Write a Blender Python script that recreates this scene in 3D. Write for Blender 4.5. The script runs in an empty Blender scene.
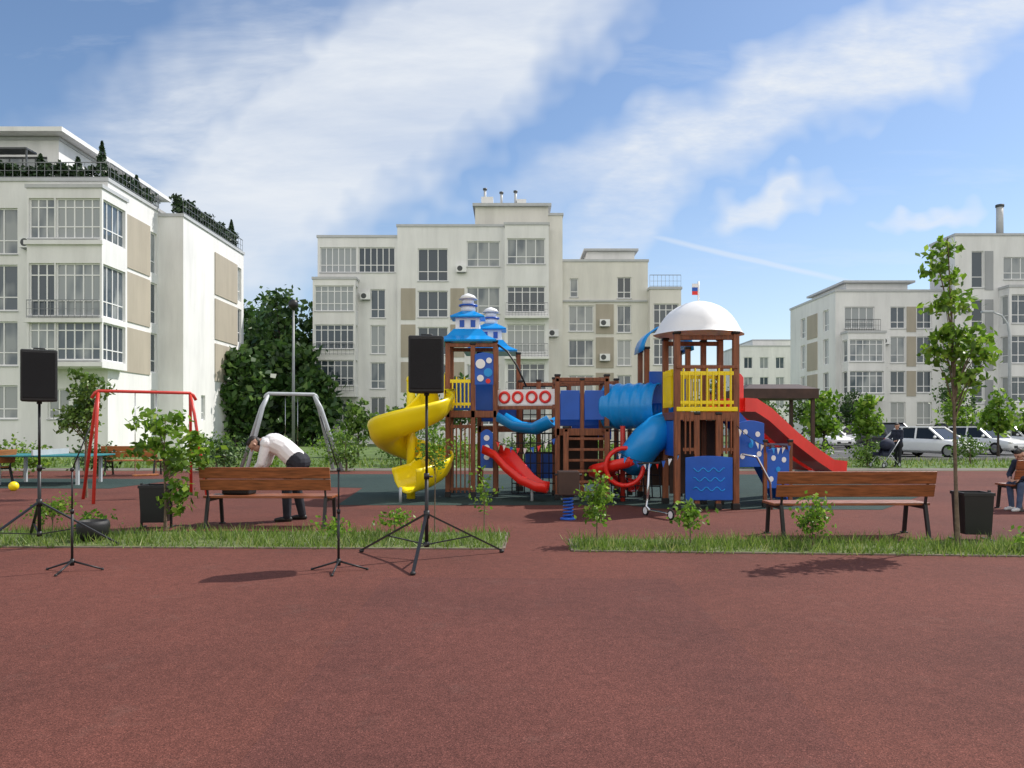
import bpy, math, random, bmesh
import numpy as np
from mathutils import Vector, Matrix
random.seed(7); rng=np.random.default_rng(7)
S=bpy.context.scene
COL=S.collection
# ------------------------------------------------------------ materials
def newmat(name):
    m=bpy.data.materials.new(name); m.use_nodes=True
    nt=m.node_tree; nt.nodes.clear()
    out=nt.nodes.new('ShaderNodeOutputMaterial'); b=nt.nodes.new('ShaderNodeBsdfPrincipled')
    nt.links.new(b.outputs[0],out.inputs[0])
    return m,nt,b,out
def noise(nt,scale,detail=4,vec=None,rough=.55):
    n=nt.nodes.new('ShaderNodeTexNoise'); n.inputs['Scale'].default_value=scale; n.inputs['Detail'].default_value=detail; n.inputs['Roughness'].default_value=rough
    if vec is not None: nt.links.new(vec,n.inputs['Vector'])
    return n
def coord(nt,scale=(1,1,1)):
    t=nt.nodes.new('ShaderNodeTexCoord'); m=nt.nodes.new('ShaderNodeMapping'); m.inputs['Scale'].default_value=scale
    nt.links.new(t.outputs['Object'],m.inputs[0]); return m.outputs[0]
def mixc(nt,fac,a,b,mode='MIX'):
    m=nt.nodes.new('ShaderNodeMix'); m.data_type='RGBA'; m.blend_type=mode
    for k,v in ((0,fac),(6,a),(7,b)):
        if hasattr(v,'links'): nt.links.new(v,m.inputs[k])
        elif k==0: m.inputs[0].default_value=v
        else: m.inputs[k].default_value=(*v,1)
    return m.outputs[2]
def ramp(nt,fac,stops):
    r=nt.nodes.new('ShaderNodeValToRGB'); nt.links.new(fac,r.inputs[0])
    e=r.color_ramp.elements
    while len(e)<len(stops): e.new(.5)
    for i,(p,c) in enumerate(stops): e[i].position=p; e[i].color=(*c,1)
    return r.outputs[0]
def bumpn(nt,b,h,strength,dist=.01):
    n=nt.nodes.new('ShaderNodeBump'); n.inputs['Strength'].default_value=strength; n.inputs['Distance'].default_value=dist
    nt.links.new(h,n.inputs['Height']); nt.links.new(n.outputs[0],b.inputs['Normal'])
def pmat(name,c,rough=.55,metal=0,var=.15,scale=3,bump=.1,bscale=60,stretch=(1,1,1)):
    m,nt,b,o=newmat(name)
    v=coord(nt,stretch); n=noise(nt,scale,3,v)
    lo=tuple(x*(1-var) for x in c); hi=tuple(min(1,x*(1+var)) for x in c)
    nt.links.new(ramp(nt,n.outputs[0],[(.3,lo),(.7,hi)]),b.inputs['Base Color'])
    b.inputs['Roughness'].default_value=rough; b.inputs['Metallic'].default_value=metal
    if bump: bumpn(nt,b,noise(nt,bscale,2,v).outputs[0],bump)
    return m
def rubber(name,c):
    m,nt,b,o=newmat(name); v=coord(nt)
    vo=nt.nodes.new('ShaderNodeTexVoronoi'); vo.inputs['Scale'].default_value=190; nt.links.new(v,vo.inputs['Vector'])
    sep=nt.nodes.new('ShaderNodeSeparateColor'); nt.links.new(vo.outputs['Color'],sep.inputs[0])
    g=ramp(nt,sep.outputs[0],[(0,tuple(x*.55 for x in c)),(.5,c),(.9,tuple(x*1.3 for x in c)),(1,tuple(x*1.9+.008 for x in c))])
    n=noise(nt,.33,5,v,.58)
    big=ramp(nt,n.outputs[0],[(.28,(.70,.73,.76)),(.5,(.95,.95,.95)),(.72,(1.14,1.10,1.07))])
    st=ramp(nt,noise(nt,9,5,v,.72).outputs[0],[(.3,(.82,.82,.82)),(.65,(1.08,1.08,1.08))])
    du=ramp(nt,noise(nt,2.1,5,v,.7).outputs[0],[(.58,(0,0,0)),(.8,(.14,.14,.14))])
    c1=mixc(nt,1,g,big,'MULTIPLY'); c2=mixc(nt,1,c1,st,'MULTIPLY'); c3=mixc(nt,du,c2,(.22,.17,.14))
    nt.links.new(c3,b.inputs['Base Color']); b.inputs['Roughness'].default_value=.9
    b.inputs['Specular IOR Level'].default_value=.2
    bumpn(nt,b,vo.outputs['Distance'],.45,.004)
    return m
def leafmat(name,stops,trans=.35):
    m,nt,b,o=newmat(name)
    g=nt.nodes.new('ShaderNodeNewGeometry')
    c=ramp(nt,g.outputs['Random Per Island'],stops)
    nt.links.new(c,b.inputs['Base Color']); b.inputs['Roughness'].default_value=.45
    t=nt.nodes.new('ShaderNodeBsdfTranslucent'); nt.links.new(c,t.inputs[0])
    mx=nt.nodes.new('ShaderNodeMixShader'); mx.inputs[0].default_value=trans
    nt.links.new(b.outputs[0],mx.inputs[1]); nt.links.new(t.outputs[0],mx.inputs[2]); nt.links.new(mx.outputs[0],o.inputs[0])
    return m
def plaster(name,c):
    m,nt,b,o=newmat(name)
    v=coord(nt,(1.2,1.2,.18)); n=noise(nt,1.0,5,v,.65)
    v2=coord(nt); n2=noise(nt,.35,3,v2)
    c1=ramp(nt,n.outputs[0],[(.3,tuple(x*.87 for x in c)),(.6,c)])
    c2=ramp(nt,n2.outputs[0],[(.3,(.92,.92,.93)),(.7,(1,1,1))])
    nt.links.new(mixc(nt,1,c1,c2,'MULTIPLY'),b.inputs['Base Color'])
    b.inputs['Roughness'].default_value=.85
    return m
def glassmat(name):
    m,nt,b,o=newmat(name)
    oi=nt.nodes.new('ShaderNodeObjectInfo')
    base=ramp(nt,oi.outputs['Random'],[(0,(.04,.055,.07)),(.5,(.08,.105,.13)),(.8,(.14,.17,.195)),(1,(.26,.29,.31))])
    v=coord(nt,(.8,1,.35)); n=noise(nt,1.3,1,v)
    ad=nt.nodes.new('ShaderNodeMath'); ad.operation='ADD'; nt.links.new(n.outputs[0],ad.inputs[0]); nt.links.new(oi.outputs['Random'],ad.inputs[1])
    mr=nt.nodes.new('ShaderNodeMapRange'); nt.links.new(ad.outputs[0],mr.inputs[0]); mr.inputs[1].default_value=1.0; mr.inputs[2].default_value=1.2; mr.inputs[3].default_value=0; mr.inputs[4].default_value=.7
    nt.links.new(mixc(nt,mr.outputs[0],base,(.38,.40,.40)),b.inputs['Base Color'])
    b.inputs['Roughness'].default_value=.05; b.inputs['IOR'].default_value=1.65
    return m
M={}
M['red_rubber']=rubber('red_rubber',(.142,.050,.037))
M['red_rubber_b']=rubber('red_rubber_patch',(.128,.046,.036))
M['green_rubber']=rubber('green_rubber',(.035,.060,.054))
M['asphalt']=pmat('asphalt',(.075,.075,.078),.9,var=.2,scale=1.5,bump=.4,bscale=200)
M['path']=pmat('path_paving',(.15,.13,.11),.9,var=.3,scale=2,bump=.3,bscale=90)
M['lawn']=pmat('lawn',(.085,.14,.03),.9,var=.45,scale=1.2,bump=.6,bscale=80)
M['soil']=pmat('soil',(.12,.15,.05),.95,var=.4,scale=6,bump=.7,bscale=90)
M['kerb']=pmat('kerb_concrete',(.34,.33,.31),.85,var=.2,scale=8,bump=.2)
M['edging']=pmat('strip_edging',(.17,.13,.10),.9,var=.35,scale=8,bump=.2)
M['white_line']=pmat('line_paint',(.7,.7,.68),.7)
M['white_wall']=plaster('white_plaster',(.87,.865,.85))
M['cream_wall']=plaster('cream_plaster',(.81,.785,.72))
M['beige']=plaster('beige_panel',(.46,.41,.33))
M['greywall']=plaster('grey_plaster',(.42,.43,.44))
M['roof']=pmat('roof_felt',(.16,.16,.17),.85)
M['trim']=pmat('metal_trim',(.5,.51,.52),.5,var=.06)
M['frame']=pmat('window_frame',(.85,.85,.85),.4,var=.03,bump=0)
M['darkframe']=pmat('dark_window_frame',(.07,.075,.08),.5,var=.05,bump=0)
M['glass']=glassmat('window_glass')
M['rail']=pmat('steel_rail',(.22,.23,.24),.45,metal=.3,bump=0)
M['black']=pmat('black_metal',(.012,.012,.013),.45,bump=.05)
M['blackplastic']=pmat('black_plastic',(.014,.014,.015),.55,var=.2,bump=.3,bscale=220)
M['grille']=pmat('speaker_grille',(.010,.010,.011),.55,metal=.2,bump=.8,bscale=350)
M['wood']=pmat('bench_wood',(.27,.085,.032),.42,var=.45,scale=5,bump=.25,bscale=25,stretch=(.7,7,7))
M['post']=pmat('post_wood',(.23,.075,.030),.5,var=.4,scale=4,bump=.3,bscale=20,stretch=(7,7,.7))
M['yellow']=pmat('yellow_plastic',(.93,.73,.008),.28,var=.05,scale=2,bump=.03)
M['blue']=pmat('blue_plastic',(.010,.10,.50),.33,var=.12,scale=2,bump=.03)
M['lightblue']=pmat('light_blue_plastic',(.008,.30,.76),.28,var=.1,scale=2,bump=.03)
M['redp']=pmat('red_plastic',(.80,.024,.015),.3,var=.1,scale=2,bump=.03)
M['whitep']=pmat('white_plastic',(.88,.88,.88),.4,var=.04,bump=.03)
M['redmetal']=pmat('red_metal',(.58,.045,.03),.4,var=.1,bump=.03)
M['greymetal']=pmat('grey_metal',(.46,.49,.51),.4,var=.08,bump=.03)
M['chrome']=pmat('chrome',(.6,.6,.62),.2,metal=1,var=.05,bump=0)
M['rope']=pmat('black_rope',(.02,.02,.03),.9,var=.3)
M['teal']=pmat('teal_table',(.02,.20,.22),.5)
M['darkbrown']=pmat('dark_brown_panel',(.055,.028,.02),.6,var=.3)
M['orange']=pmat('orange_wood',(.42,.15,.045),.5,var=.3,scale=5,stretch=(.7,7,7))
M['bark']=pmat('bark',(.15,.11,.075),.9,var=.4,scale=12,bump=.8,bscale=40)
M['barkd']=pmat('dark_bark',(.05,.038,.03),.9,var=.4,scale=6,bump=.8)
M['tyre']=pmat('tyre_rubber',(.012,.012,.012),.9)
M['rim']=pmat('wheel_rim',(.4,.4,.42),.3,metal=.8)
M['carglass']=pmat('car_glass',(.015,.018,.02),.05,var=.1,bump=0)
M['carwhite']=pmat('white_car_paint',(.87,.88,.89),.2,var=.02,bump=0)
M['cardark']=pmat('dark_car_paint',(.02,.022,.028),.2,var=.05,bump=0)
M['cargrey']=pmat('silver_car_paint',(.42,.43,.45),.25,metal=.3,var=.03,bump=0)
M['lamp']=pmat('lamp_lens',(.75,.75,.72),.15,var=.03,bump=0)
M['taillamp']=pmat('tail_lamp_lens',(.4,.01,.01),.15,var=.03,bump=0)
M['leaf']=leafmat('maple_leaf',[(0,(.07,.15,.015)),(.5,(.15,.29,.025)),(.85,(.25,.41,.04)),(1,(.40,.52,.09))],.5)
M['leaf2']=leafmat('shrub_leaf',[(0,(.045,.095,.018)),(.5,(.10,.19,.028)),(1,(.21,.32,.06))],.4)
M['leafd']=leafmat('forest_leaf',[(0,(.018,.050,.014)),(.5,(.05,.115,.024)),(.9,(.10,.19,.04)),(1,(.14,.24,.05))],.3)
M['conifer']=leafmat('conifer_needle',[(0,(.012,.032,.013)),(.6,(.028,.065,.022)),(1,(.06,.11,.032))],.1)
M['grassb']=leafmat('grass_blade',[(0,(.08,.14,.02)),(.5,(.15,.25,.035)),(.85,(.25,.34,.07)),(1,(.40,.40,.16))],.4)
M['skin']=pmat('skin',(.48,.27,.19),.5,var=.06,bump=0)
M['lip']=pmat('lip',(.4,.16,.13),.5,bump=0)
M['hair']=pmat('hair',(.02,.014,.01),.6,var=.3,scale=40)
M['shirt']=pmat('white_cloth',(.82,.80,.80),.85,var=.08,scale=5,bump=.6,bscale=12)
M['trousers']=pmat('dark_cloth',(.018,.02,.028),.85,var=.3,scale=6,bump=.5,bscale=14)
M['navy']=pmat('navy_cloth',(.02,.026,.05),.85,var=.3,scale=6,bump=.5,bscale=14)
M['jeans']=pmat('denim',(.06,.09,.16),.85,var=.25,scale=8,bump=.4,bscale=20)
M['shoe']=pmat('shoe',(.02,.018,.016),.5)
M['shoew']=pmat('light_shoe',(.6,.6,.6),.6)
M['eye']=pmat('eye',(.02,.015,.01),.2,bump=0)
# ------------------------------------------------------------ builder
def V(*a): return Vector(a)
class MB:
    def __init__(s,off=(0,0,0)):
        s.v=[];s.f=[];s.m=[];s.sm=[];s.mats=[];s.off=Vector((off[0],off[1],off[2] if len(off)>2 else 0))
    def mi(s,mat):
        mat=M[mat] if isinstance(mat,str) else mat
        if mat not in s.mats: s.mats.append(mat)
        return s.mats.index(mat)
    def add(s,vs,fs,mat,smooth=False):
        b=len(s.v); s.v+= [tuple(Vector(p)-s.off) for p in vs]; k=s.mi(mat)
        for f in fs: s.f.append([b+i for i in f]); s.m.append(k); s.sm.append(smooth)
    def box(s,x0,x1,y0,y1,z0,z1,mat):
        vs=[(x,y,z) for z in (z0,z1) for y in (y0,y1) for x in (x0,x1)]
        s.add(vs,[(0,2,3,1),(4,5,7,6),(0,1,5,4),(2,6,7,3),(0,4,6,2),(1,3,7,5)],mat)
    def bar(s,p0,p1,w,h,mat,up=(0,0,1)):
        p0=Vector(p0);p1=Vector(p1);t=(p1-p0).normalized();up=Vector(up)
        if abs(t.dot(up.normalized()))>.98: up=Vector((0,1,0))
        a=t.cross(up).normalized();b=a.cross(t).normalized()
        vs=[p+a*w/2*i+b*h/2*j for p in (p0,p1) for j in (-1,1) for i in (-1,1)]
        s.add(vs,[(0,2,3,1),(4,5,7,6),(0,1,5,4),(2,6,7,3),(0,4,6,2),(1,3,7,5)],mat)
    def tube(s,pts,r,mat,n=10,closed=False,caps=True):
        pts=[Vector(p) for p in pts];N=len(pts)
        rr=r if isinstance(r,(list,tuple)) else [r]*N
        T=[]
        for i in range(N):
            if closed: t=pts[(i+1)%N]-pts[i-1]
            else: t=pts[min(i+1,N-1)]-pts[max(i-1,0)]
            T.append(t.normalized())
        a=T[0].orthogonal().normalized(); vs=[]
        for i in range(N):
            a=(a-T[i]*a.dot(T[i])).normalized(); b=T[i].cross(a)
            for k in range(n):
                q=2*math.pi*k/n; vs.append(pts[i]+(a*math.cos(q)+b*math.sin(q))*rr[i])
        fs=[]
        for i in range(N if closed else N-1):
            j=(i+1)%N
            for k in range(n): fs.append((i*n+k,i*n+(k+1)%n,j*n+(k+1)%n,j*n+k))
        s.add(vs,fs,mat,True)
        if caps and not closed:
            s.add([vs[k] for k in range(n)],[tuple(range(n))[::-1]],mat); s.add(vs[-n:],[tuple(range(n))],mat)
    def cyl(s,p0,p1,r,mat,n=12,r1=None): s.tube([p0,p1],[r,r if r1 is None else r1],mat,n)
    def sph(s,c,r,mat,nu=14,nv=9,rot=None):
        if not isinstance(r,(tuple,list)): r=(r,r,r)
        c=Vector(c); vs=[];fs=[]
        for j in range(nv+1):
            th=math.pi*j/nv
            for i in range(nu):
                ph=2*math.pi*i/nu
                vs.append(c+Vector((r[0]*math.sin(th)*math.cos(ph),r[1]*math.sin(th)*math.sin(ph),r[2]*math.cos(th))))
        for j in range(nv):
            for i in range(nu): fs.append((j*nu+i,(j+1)*nu+i,(j+1)*nu+(i+1)%nu,j*nu+(i+1)%nu))
        s.add(vs,fs,mat,True)
    def lathe(s,prof,c,mat,n=20,rot=0,smooth=True):
        vs=[];fs=[];L=len(prof)
        for (r,z) in prof:
            for k in range(n):
                q=2*math.pi*k/n+rot; vs.append((c[0]+r*math.cos(q),c[1]+r*math.sin(q),c[2]+z))
        for j in range(L-1):
            for k in range(n): fs.append((j*n+k,j*n+(k+1)%n,(j+1)*n+(k+1)%n,(j+1)*n+k))
        s.add(vs,fs,mat,smooth)
        s.add(vs[:n],[tuple(range(n))[::-1]],mat); s.add(vs[-n:],[tuple(range(n))],mat)
    def sweep(s,path,prof,mat,smooth=True):
        path=[Vector(p) for p in path];N=len(path);L=len(prof);vs=[];fs=[]
        for i in range(N):
            t=(path[min(i+1,N-1)]-path[max(i-1,0)]).normalized()
            a=t.cross(Vector((0,0,1))).normalized(); b=a.cross(t).normalized()
            for (u,w) in prof: vs.append(path[i]+a*u+b*w)
        for i in range(N-1):
            for k in range(L-1): fs.append((i*L+k,i*L+k+1,(i+1)*L+k+1,(i+1)*L+k))
        s.add(vs,fs,mat,smooth)
    def make(s,name,parent=None,bevel=0,solid=0,recalc=True,label=None,seg=2):
        me=bpy.data.meshes.new(name); me.from_pydata(s.v,[],s.f)
        for m in s.mats: me.materials.append(m)
        me.polygons.foreach_set('material_index',s.m); me.polygons.foreach_set('use_smooth',s.sm)
        if recalc:
            bm=bmesh.new();bm.from_mesh(me);bmesh.ops.remove_doubles(bm,verts=bm.verts,dist=1e-5);bmesh.ops.recalc_face_normals(bm,faces=bm.faces);bm.to_mesh(me);bm.free()
        me.update()
        o=bpy.data.objects.new(name,me);COL.objects.link(o)
        if parent is not None: o.parent=parent
        if solid:
            q=o.modifiers.new('solid','SOLIDIFY');q.thickness=solid;q.offset=0
        if bevel:
            q=o.modifiers.new('bevel','BEVEL');q.width=bevel;q.segments=seg;q.limit_method='ANGLE'
        if label:o['label']=label
        return o
def thing(name,label,cat,loc=(0,0,0),rot=0,group=None,scale=1):
    e=bpy.data.objects.new(name,None);COL.objects.link(e);e.empty_display_size=.2
    e.location=loc;e.rotation_euler=(0,0,math.radians(rot));e.scale=(scale,)*3
    e['label']=label;e['category']=cat
    if group:e['group']=group
    return e
def single(o,label,cat,group=None):
    o['label']=label;o['category']=cat
    if group:o['group']=group
    return o
def struct(o,label,cat='ground'):
    o['kind']='structure';o['label']=label;o['category']=cat
def fromarr(name,v,k,mat,parent):
    n=len(v)//k
    me=bpy.data.meshes.new(name); me.vertices.add(k*n); me.vertices.foreach_set('co',v.ravel())
    me.loops.add(k*n); me.loops.foreach_set('vertex_index',np.arange(k*n,dtype=np.int32))
    me.polygons.add(n); me.polygons.foreach_set('loop_start',np.arange(0,k*n,k,dtype=np.int32))
    try: me.polygons.foreach_set('loop_total',np.full(n,k,dtype=np.int32))
    except Exception: pass
    me.materials.append(M[mat]); me.update(calc_edges=True)
    o=bpy.data.objects.new(name,me);COL.objects.link(o)
    if parent is not None:o.parent=parent
    return o
def leaves(name,parent,centers,size,mat,var=.4,aspect=.6):
    n=len(centers)
    a=rng.normal(size=(n,3)); a/=np.linalg.norm(a,axis=1)[:,None]
    b=rng.normal(size=(n,3)); b-=a*(a*b).sum(1)[:,None]; b/=np.linalg.norm(b,axis=1)[:,None]
    s=size*(1+var*(rng.random(n)*2-1))[:,None]
    c=np.asarray(centers)
    vs=np.stack([c-a*s,c-b*s*aspect+a*s*.15,c+a*s,c+b*s*aspect+a*s*.15],1).reshape(-1,3)
    return fromarr(name,vs,4,mat,parent)
def clumppts(ells,n,sub,subr,shell=.5):
    vol=np.array([e[3]*e[4]*e[5] for e in ells])**.8; vol=vol/vol.sum()
    P=[];C=[]
    for e,w in zip(ells,vol):
        k=max(2,int(sub*w)); 
        d=rng.normal(size=(k,3)); d/=np.linalg.norm(d,axis=1)[:,None]
        r=(shell+(1-shell)*rng.random(k))[:,None]
        cs=np.array(e[:3])+d*r*np.array(e[3:6])
        C.append(cs)
        m=int(n*w); idx=rng.integers(0,k,m)
        sr=subr*(.6+.8*rng.random(k))[idx][:,None]
        q=rng.normal(size=(m,3))*sr*.55*np.array([1.15,1.15,.8])
        P.append(cs[idx]+q)
    return np.concatenate(P),np.concatenate(C)
def tree(name,label,x,y,top,tr,ells,n,leaf,mat='leaf',sub=40,subr=.2,bark='bark',group=None,limbs=14,cat='tree',lean=(0,0),shell=.4):
    T=thing(name,label,cat,(x,y,0),0,group)
    P,C=clumppts(ells,n,sub,subr,shell)
    b=MB(); pts=[];rr=[];zb=top
    for i in range(9):
        t=i/8; pts.append((lean[0]*t+math.sin(t*5+x)*tr*.8*t,lean[1]*t+math.cos(t*4+x)*tr*.8*t,zb*t)); rr.append(tr*(1-.8*t)*(1.25 if i==0 else 1))
    b.tube(pts,rr,bark,9)
    idx=rng.permutation(len(C))[:limbs]
    for i in idx:
        c=C[i]; zz=max(.15*top,min(c[2]*.75,top*.93)); t=zz/zb
        p0=Vector((lean[0]*t+math.sin(t*5+x)*tr*.8*t,lean[1]*t+math.cos(t*4+x)*tr*.8*t,zz)); p1=Vector(c); mid=(p0+p1)/2+Vector((0,0,.06*top*.3))
        b.tube([p0,mid,p1],[tr*(1-.8*t)*.55,tr*.3*(1-.6*t),tr*.1],bark,6)
    b.make('trunk',T,recalc=False)
    leaves('crown',T,P,leaf,mat)
    return T
# ------------------------------------------------------------ ground
def sheet(name,poly,z,mat,label,cat='ground'):
    b=MB(); b.add([(p[0],p[1],z) for p in poly],[tuple(range(len(poly)))],mat)
    o=b.make(name,recalc=False); struct(o,label,cat); return o
sheet('ground',[(-900,-300),(900,-300),(900,1500),(-900,1500)],0,'lawn','mown green lawn ground reaching to the horizon')
sheet('rubber_court',[(-30,-8),(30,-8),(30,26),(-30,26)],.004,'red_rubber','brick red speckled rubber court surface')
sheet('rubber_patch',[(-1.15,-2),(1.6,-2),(1.55,7.6),(-1.25,7.7)],.0075,'red_rubber_b','slightly darker laid section of red rubber surface')
sheet('play_surface',[(-3.3,14.7),(2.2,14.7),(2.6,14.1),(6.6,13.9),(9,17),(9.5,24),(-6.5,24.2),(-6.2,19.5),(-3.6,18.8)],.008,'green_rubber','dark green rubber safety surface under the play equipment')
sheet('side_play_surface',[(-22,19),(-9.6,18.6),(-9.2,22),(-22,22.5)],.008,'green_rubber','dark green rubber surface beside the table')
sheet('road',[(12,34),(120,34),(120,60),(12,60)],.004,'asphalt','grey asphalt parking road in front of buildings','road')
sheet('pavement',[(-60,26.2),(60,26.2),(60,27.6),(-60,27.6)],.005,'path','narrow brownish footpath across the lawn','pavement')
b=MB(); b.box(12,120,33.85,34,0,.12,'kerb'); struct(b.make('kerb'),'low concrete kerb along the parking road','kerb')
for i in range(9):
    b=MB(); x=16+i*3.0; b.add([(x,44,.009),(x+.12,44,.009),(x+.12,49,.009),(x,49,.009)],[(0,1,2,3)],'white_line'); struct(b.make('road_marking',recalc=False),'white painted parking bay line on asphalt','road marking')
def strip(poly,name,n):
    b=MB(); k=len(poly)
    b.add([(p[0],p[1],.016) for p in poly],[tuple(range(k))],'soil')
    for i in range(k):
        p=poly[i];q=poly[(i+1)%k]; b.bar((p[0],p[1],.010),(q[0],q[1],.010),.035,.02,'edging')
    o=b.make(name); struct(o,'narrow planted grass strip edged with thin kerb','grass strip')
    xs=[p[0] for p in poly];ys=[p[1] for p in poly]; out=[]
    while len(out)<n:
        x=random.uniform(min(xs)-.05,max(xs)+.05);y=random.uniform(min(ys)-.05,max(ys)+.05)
        xx=x+random.uniform(-.09,.09);yy=y+random.uniform(-.09,.09)
        c=False;j=k-1
        for i in range(k):
            if (poly[i][1]>yy)!=(poly[j][1]>yy) and xx<(poly[j][0]-poly[i][0])*(yy-poly[i][1])/(poly[j][1]-poly[i][1])+poly[i][0]: c=not c
            j=i
        if c and (math.sin(x*2.3+1)*math.sin(y*5+x)+random.random()*1.6>.2): out.append((x,y))
    return out
pts=strip([(-16,9.85),(-.10,9.45),(-.06,10.85),(-16,11.3)],'grass_strip',17000)
pts+=strip([(.72,9.3),(12,8.45),(12,9.75),(.76,10.25)],'grass_strip',15000)
def grass(pts,name,hmin,hmax,label,wid=.006):
    n=len(pts);p=np.zeros((n,3));p[:,:2]=np.array(pts);p[:,2]=.010
    h=(hmin+(hmax-hmin)*rng.random(n)**2.4)[:,None]; an=rng.random(n)*6.283; w=np.stack([np.cos(an),np.sin(an),np.zeros(n)],1)*wid
    ln=rng.normal(size=(n,3))*.4; ln[:,2]=1
    v=np.stack([p-w,p+w,p+ln*h],1).reshape(-1,3)
    o=fromarr(name,v,3,'grassb',None); o['kind']='stuff';o['label']=label;o['category']='grass'
grass(pts,'grass',.025,.19,'uneven green grass growing on the planted strips',.008)
lp=[(random.uniform(-30,36),random.uniform(27.6,34)) for _ in range(8000)]
grass(lp,'lawn_grass',.06,.3,'rough lawn grass behind the playground',.03)
# ------------------------------------------------------------ buildings
WC={};SC={}
def window(parent,pos,rotz,w,h,cols,rows,dark=False,sill=True):
    key=(round(w,2),round(h,2),cols,rows,dark)
    if key not in WC:
        b=MB(); fm='darkframe' if dark else 'frame'; t=.075
        b.box(0,w,0,.06,0,t,fm);b.box(0,w,0,.06,h-t,h,fm);b.box(0,t,0,.06,t,h-t,fm);b.box(w-t,w,0,.06,t,h-t,fm)
        for i in range(1,cols):
            x=w*i/cols;b.box(x-.035,x+.035,.004,.055,t,h-t,fm)
        if rows>=2: b.box(t,w-t,.006,.05,h*.30-.03,h*.30+.03,fm)
        if rows==3: b.box(t,w-t,.006,.05,h*.78-.03,h*.78+.03,fm)
        b.add([(t,.035,t),(w-t,.035,t),(w-t,.035,h-t),(t,.035,h-t)],[(0,1,2,3)],'glass')
        WC[key]=b.make('window',parent,recalc=False); o=WC[key]
    else:
        o=WC[key].copy();COL.objects.link(o);o.parent=parent
    o.location=Vector(pos)-parent.location; o.rotation_euler=(0,0,math.radians(rotz))
    if sill:
        k=round(w,2)
        if k not in SC:
            b=MB();b.box(-.05,w+.05,-.19,-.122,-.06,-.005,'trim');SC[k]=b.make('sill',o,recalc=False)
        else:
            s=SC[k].copy();COL.objects.link(s);s.parent=o
    return o
def wallplane(b,o,u,inn,z0,z1,U,ops,mat,dep=.2):
    o=Vector(o);u=Vector(u);inn=Vector(inn);zz=Vector((0,0,1))
    us=sorted(set([0,U]+[x for q in ops for x in (q[0],q[1])])); zs=sorted(set([z0,z1]+[x for q in ops for x in(q[2],q[3])]))
    P=lambda a,z,d=0:o+u*a+zz*z+inn*d
    for i in range(len(us)-1):
        for j in range(len(zs)-1):
            cu=(us[i]+us[i+1])/2;cz=(zs[j]+zs[j+1])/2
            if any(q[0]<cu<q[1] and q[2]<cz<q[3] for q in ops): continue
            b.add([P(us[i],zs[j]),P(us[i+1],zs[j]),P(us[i+1],zs[j+1]),P(us[i],zs[j+1])],[(0,1,2,3)],mat)
    for q in ops:
        a0,a1,c0,c1=q[:4]
        b.add([P(a0,c0),P(a1,c0),P(a1,c1),P(a0,c1),P(a0,c0,dep),P(a1,c0,dep),P(a1,c1,dep),P(a0,c1,dep)],[(0,1,5,4),(1,2,6,5),(2,3,7,6),(3,0,4,7)],mat)
def mass(B,x0,x1,y0,y1,z0,z1,mat,front=(),right=(),left=(),name='wall',cap=True,dark=False,sill=True):
    off=B.location; b=MB(off)
    fo=[(q[0]-x0,q[1]-x0)+tuple(q[2:]) for q in front]
    wallplane(b,(x0,y0,0),(1,0,0),(0,1,0),z0,z1,x1-x0,fo,mat)
    ro=[(q[0]-y0,q[1]-y0)+tuple(q[2:]) for q in right]
    wallplane(b,(x1,y0,0),(0,1,0),(-1,0,0),z0,z1,y1-y0,ro,mat)
    lo=[(y1-q[1],y1-q[0])+tuple(q[2:]) for q in left]
    wallplane(b,(x0,y1,0),(0,-1,0),(1,0,0),z0,z1,y1-y0,lo,mat)
    b.add([(x0,y1,z0),(x1,y1,z0),(x1,y1,z1),(x0,y1,z1)],[(0,1,2,3)],mat)
    b.add([(x0,y0,z1),(x1,y0,z1),(x1,y1,z1),(x0,y1,z1)],[(0,1,2,3)],'roof')
    b.add([(x0,y0,z0),(x1,y0,z0),(x1,y1,z0),(x0,y1,z0)],[(0,1,2,3)],mat)
    b.make(name,B,recalc=False)
    for q in front: window(B,(q[0],y0+.12,q[2]),0,q[1]-q[0],q[3]-q[2],q[4] if len(q)>4 else 2,q[5] if len(q)>5 else 2,dark,sill)
    for q in right: window(B,(x1-.12,q[0],q[2]),90,q[1]-q[0],q[3]-q[2],q[4] if len(q)>4 else 2,2,dark,False)
    for q in left: window(B,(x0+.12,q[1],q[2]),-90,q[1]-q[0],q[3]-q[2],q[4] if len(q)>4 else 2,2,dark,False)
    if cap:
        c=MB(off); e=.08; h=.2
        c.box(x0-e,x1+e,y0-e,y0+.3,z1+.002,z1+h,'trim');c.box(x0-e,x0+.3,y0+.3,y1+e,z1+.002,z1+h,'trim');c.box(x1-.3,x1+e,y0+.3,y1+e,z1+.002,z1+h,'trim')
        c.make('parapet',B)
def panel(B,x0,x1,y0,y1,z0,z1,mat,name='panel'):
    b=MB(B.location);b.box(x0,x1,y0,y1,z0,z1,mat);return b.make(name,B)
def railing(B,x0,x1,y,z,h=1.0,axis='x',name='railing',sp=.15,mat='rail',w=.02):
    b=MB(B.location)
    def P(a,zz): return (a,y,zz) if axis=='x' else (y,a,zz)
    b.bar(P(x0,z+h),P(x1,z+h),.05,.045,mat);b.bar(P(x0,z+.08),P(x1,z+.08),.03,.03,mat);b.bar(P(x0,z+h*.5),P(x1,z+h*.5),.02,.02,mat)
    n=max(1,int((x1-x0)/sp))
    for i in range(n+1):
        a=x0+(x1-x0)*i/n;b.bar(P(a,z),P(a,z+h),w,w,mat)
    return b.make(name,B,recalc=False)
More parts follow.
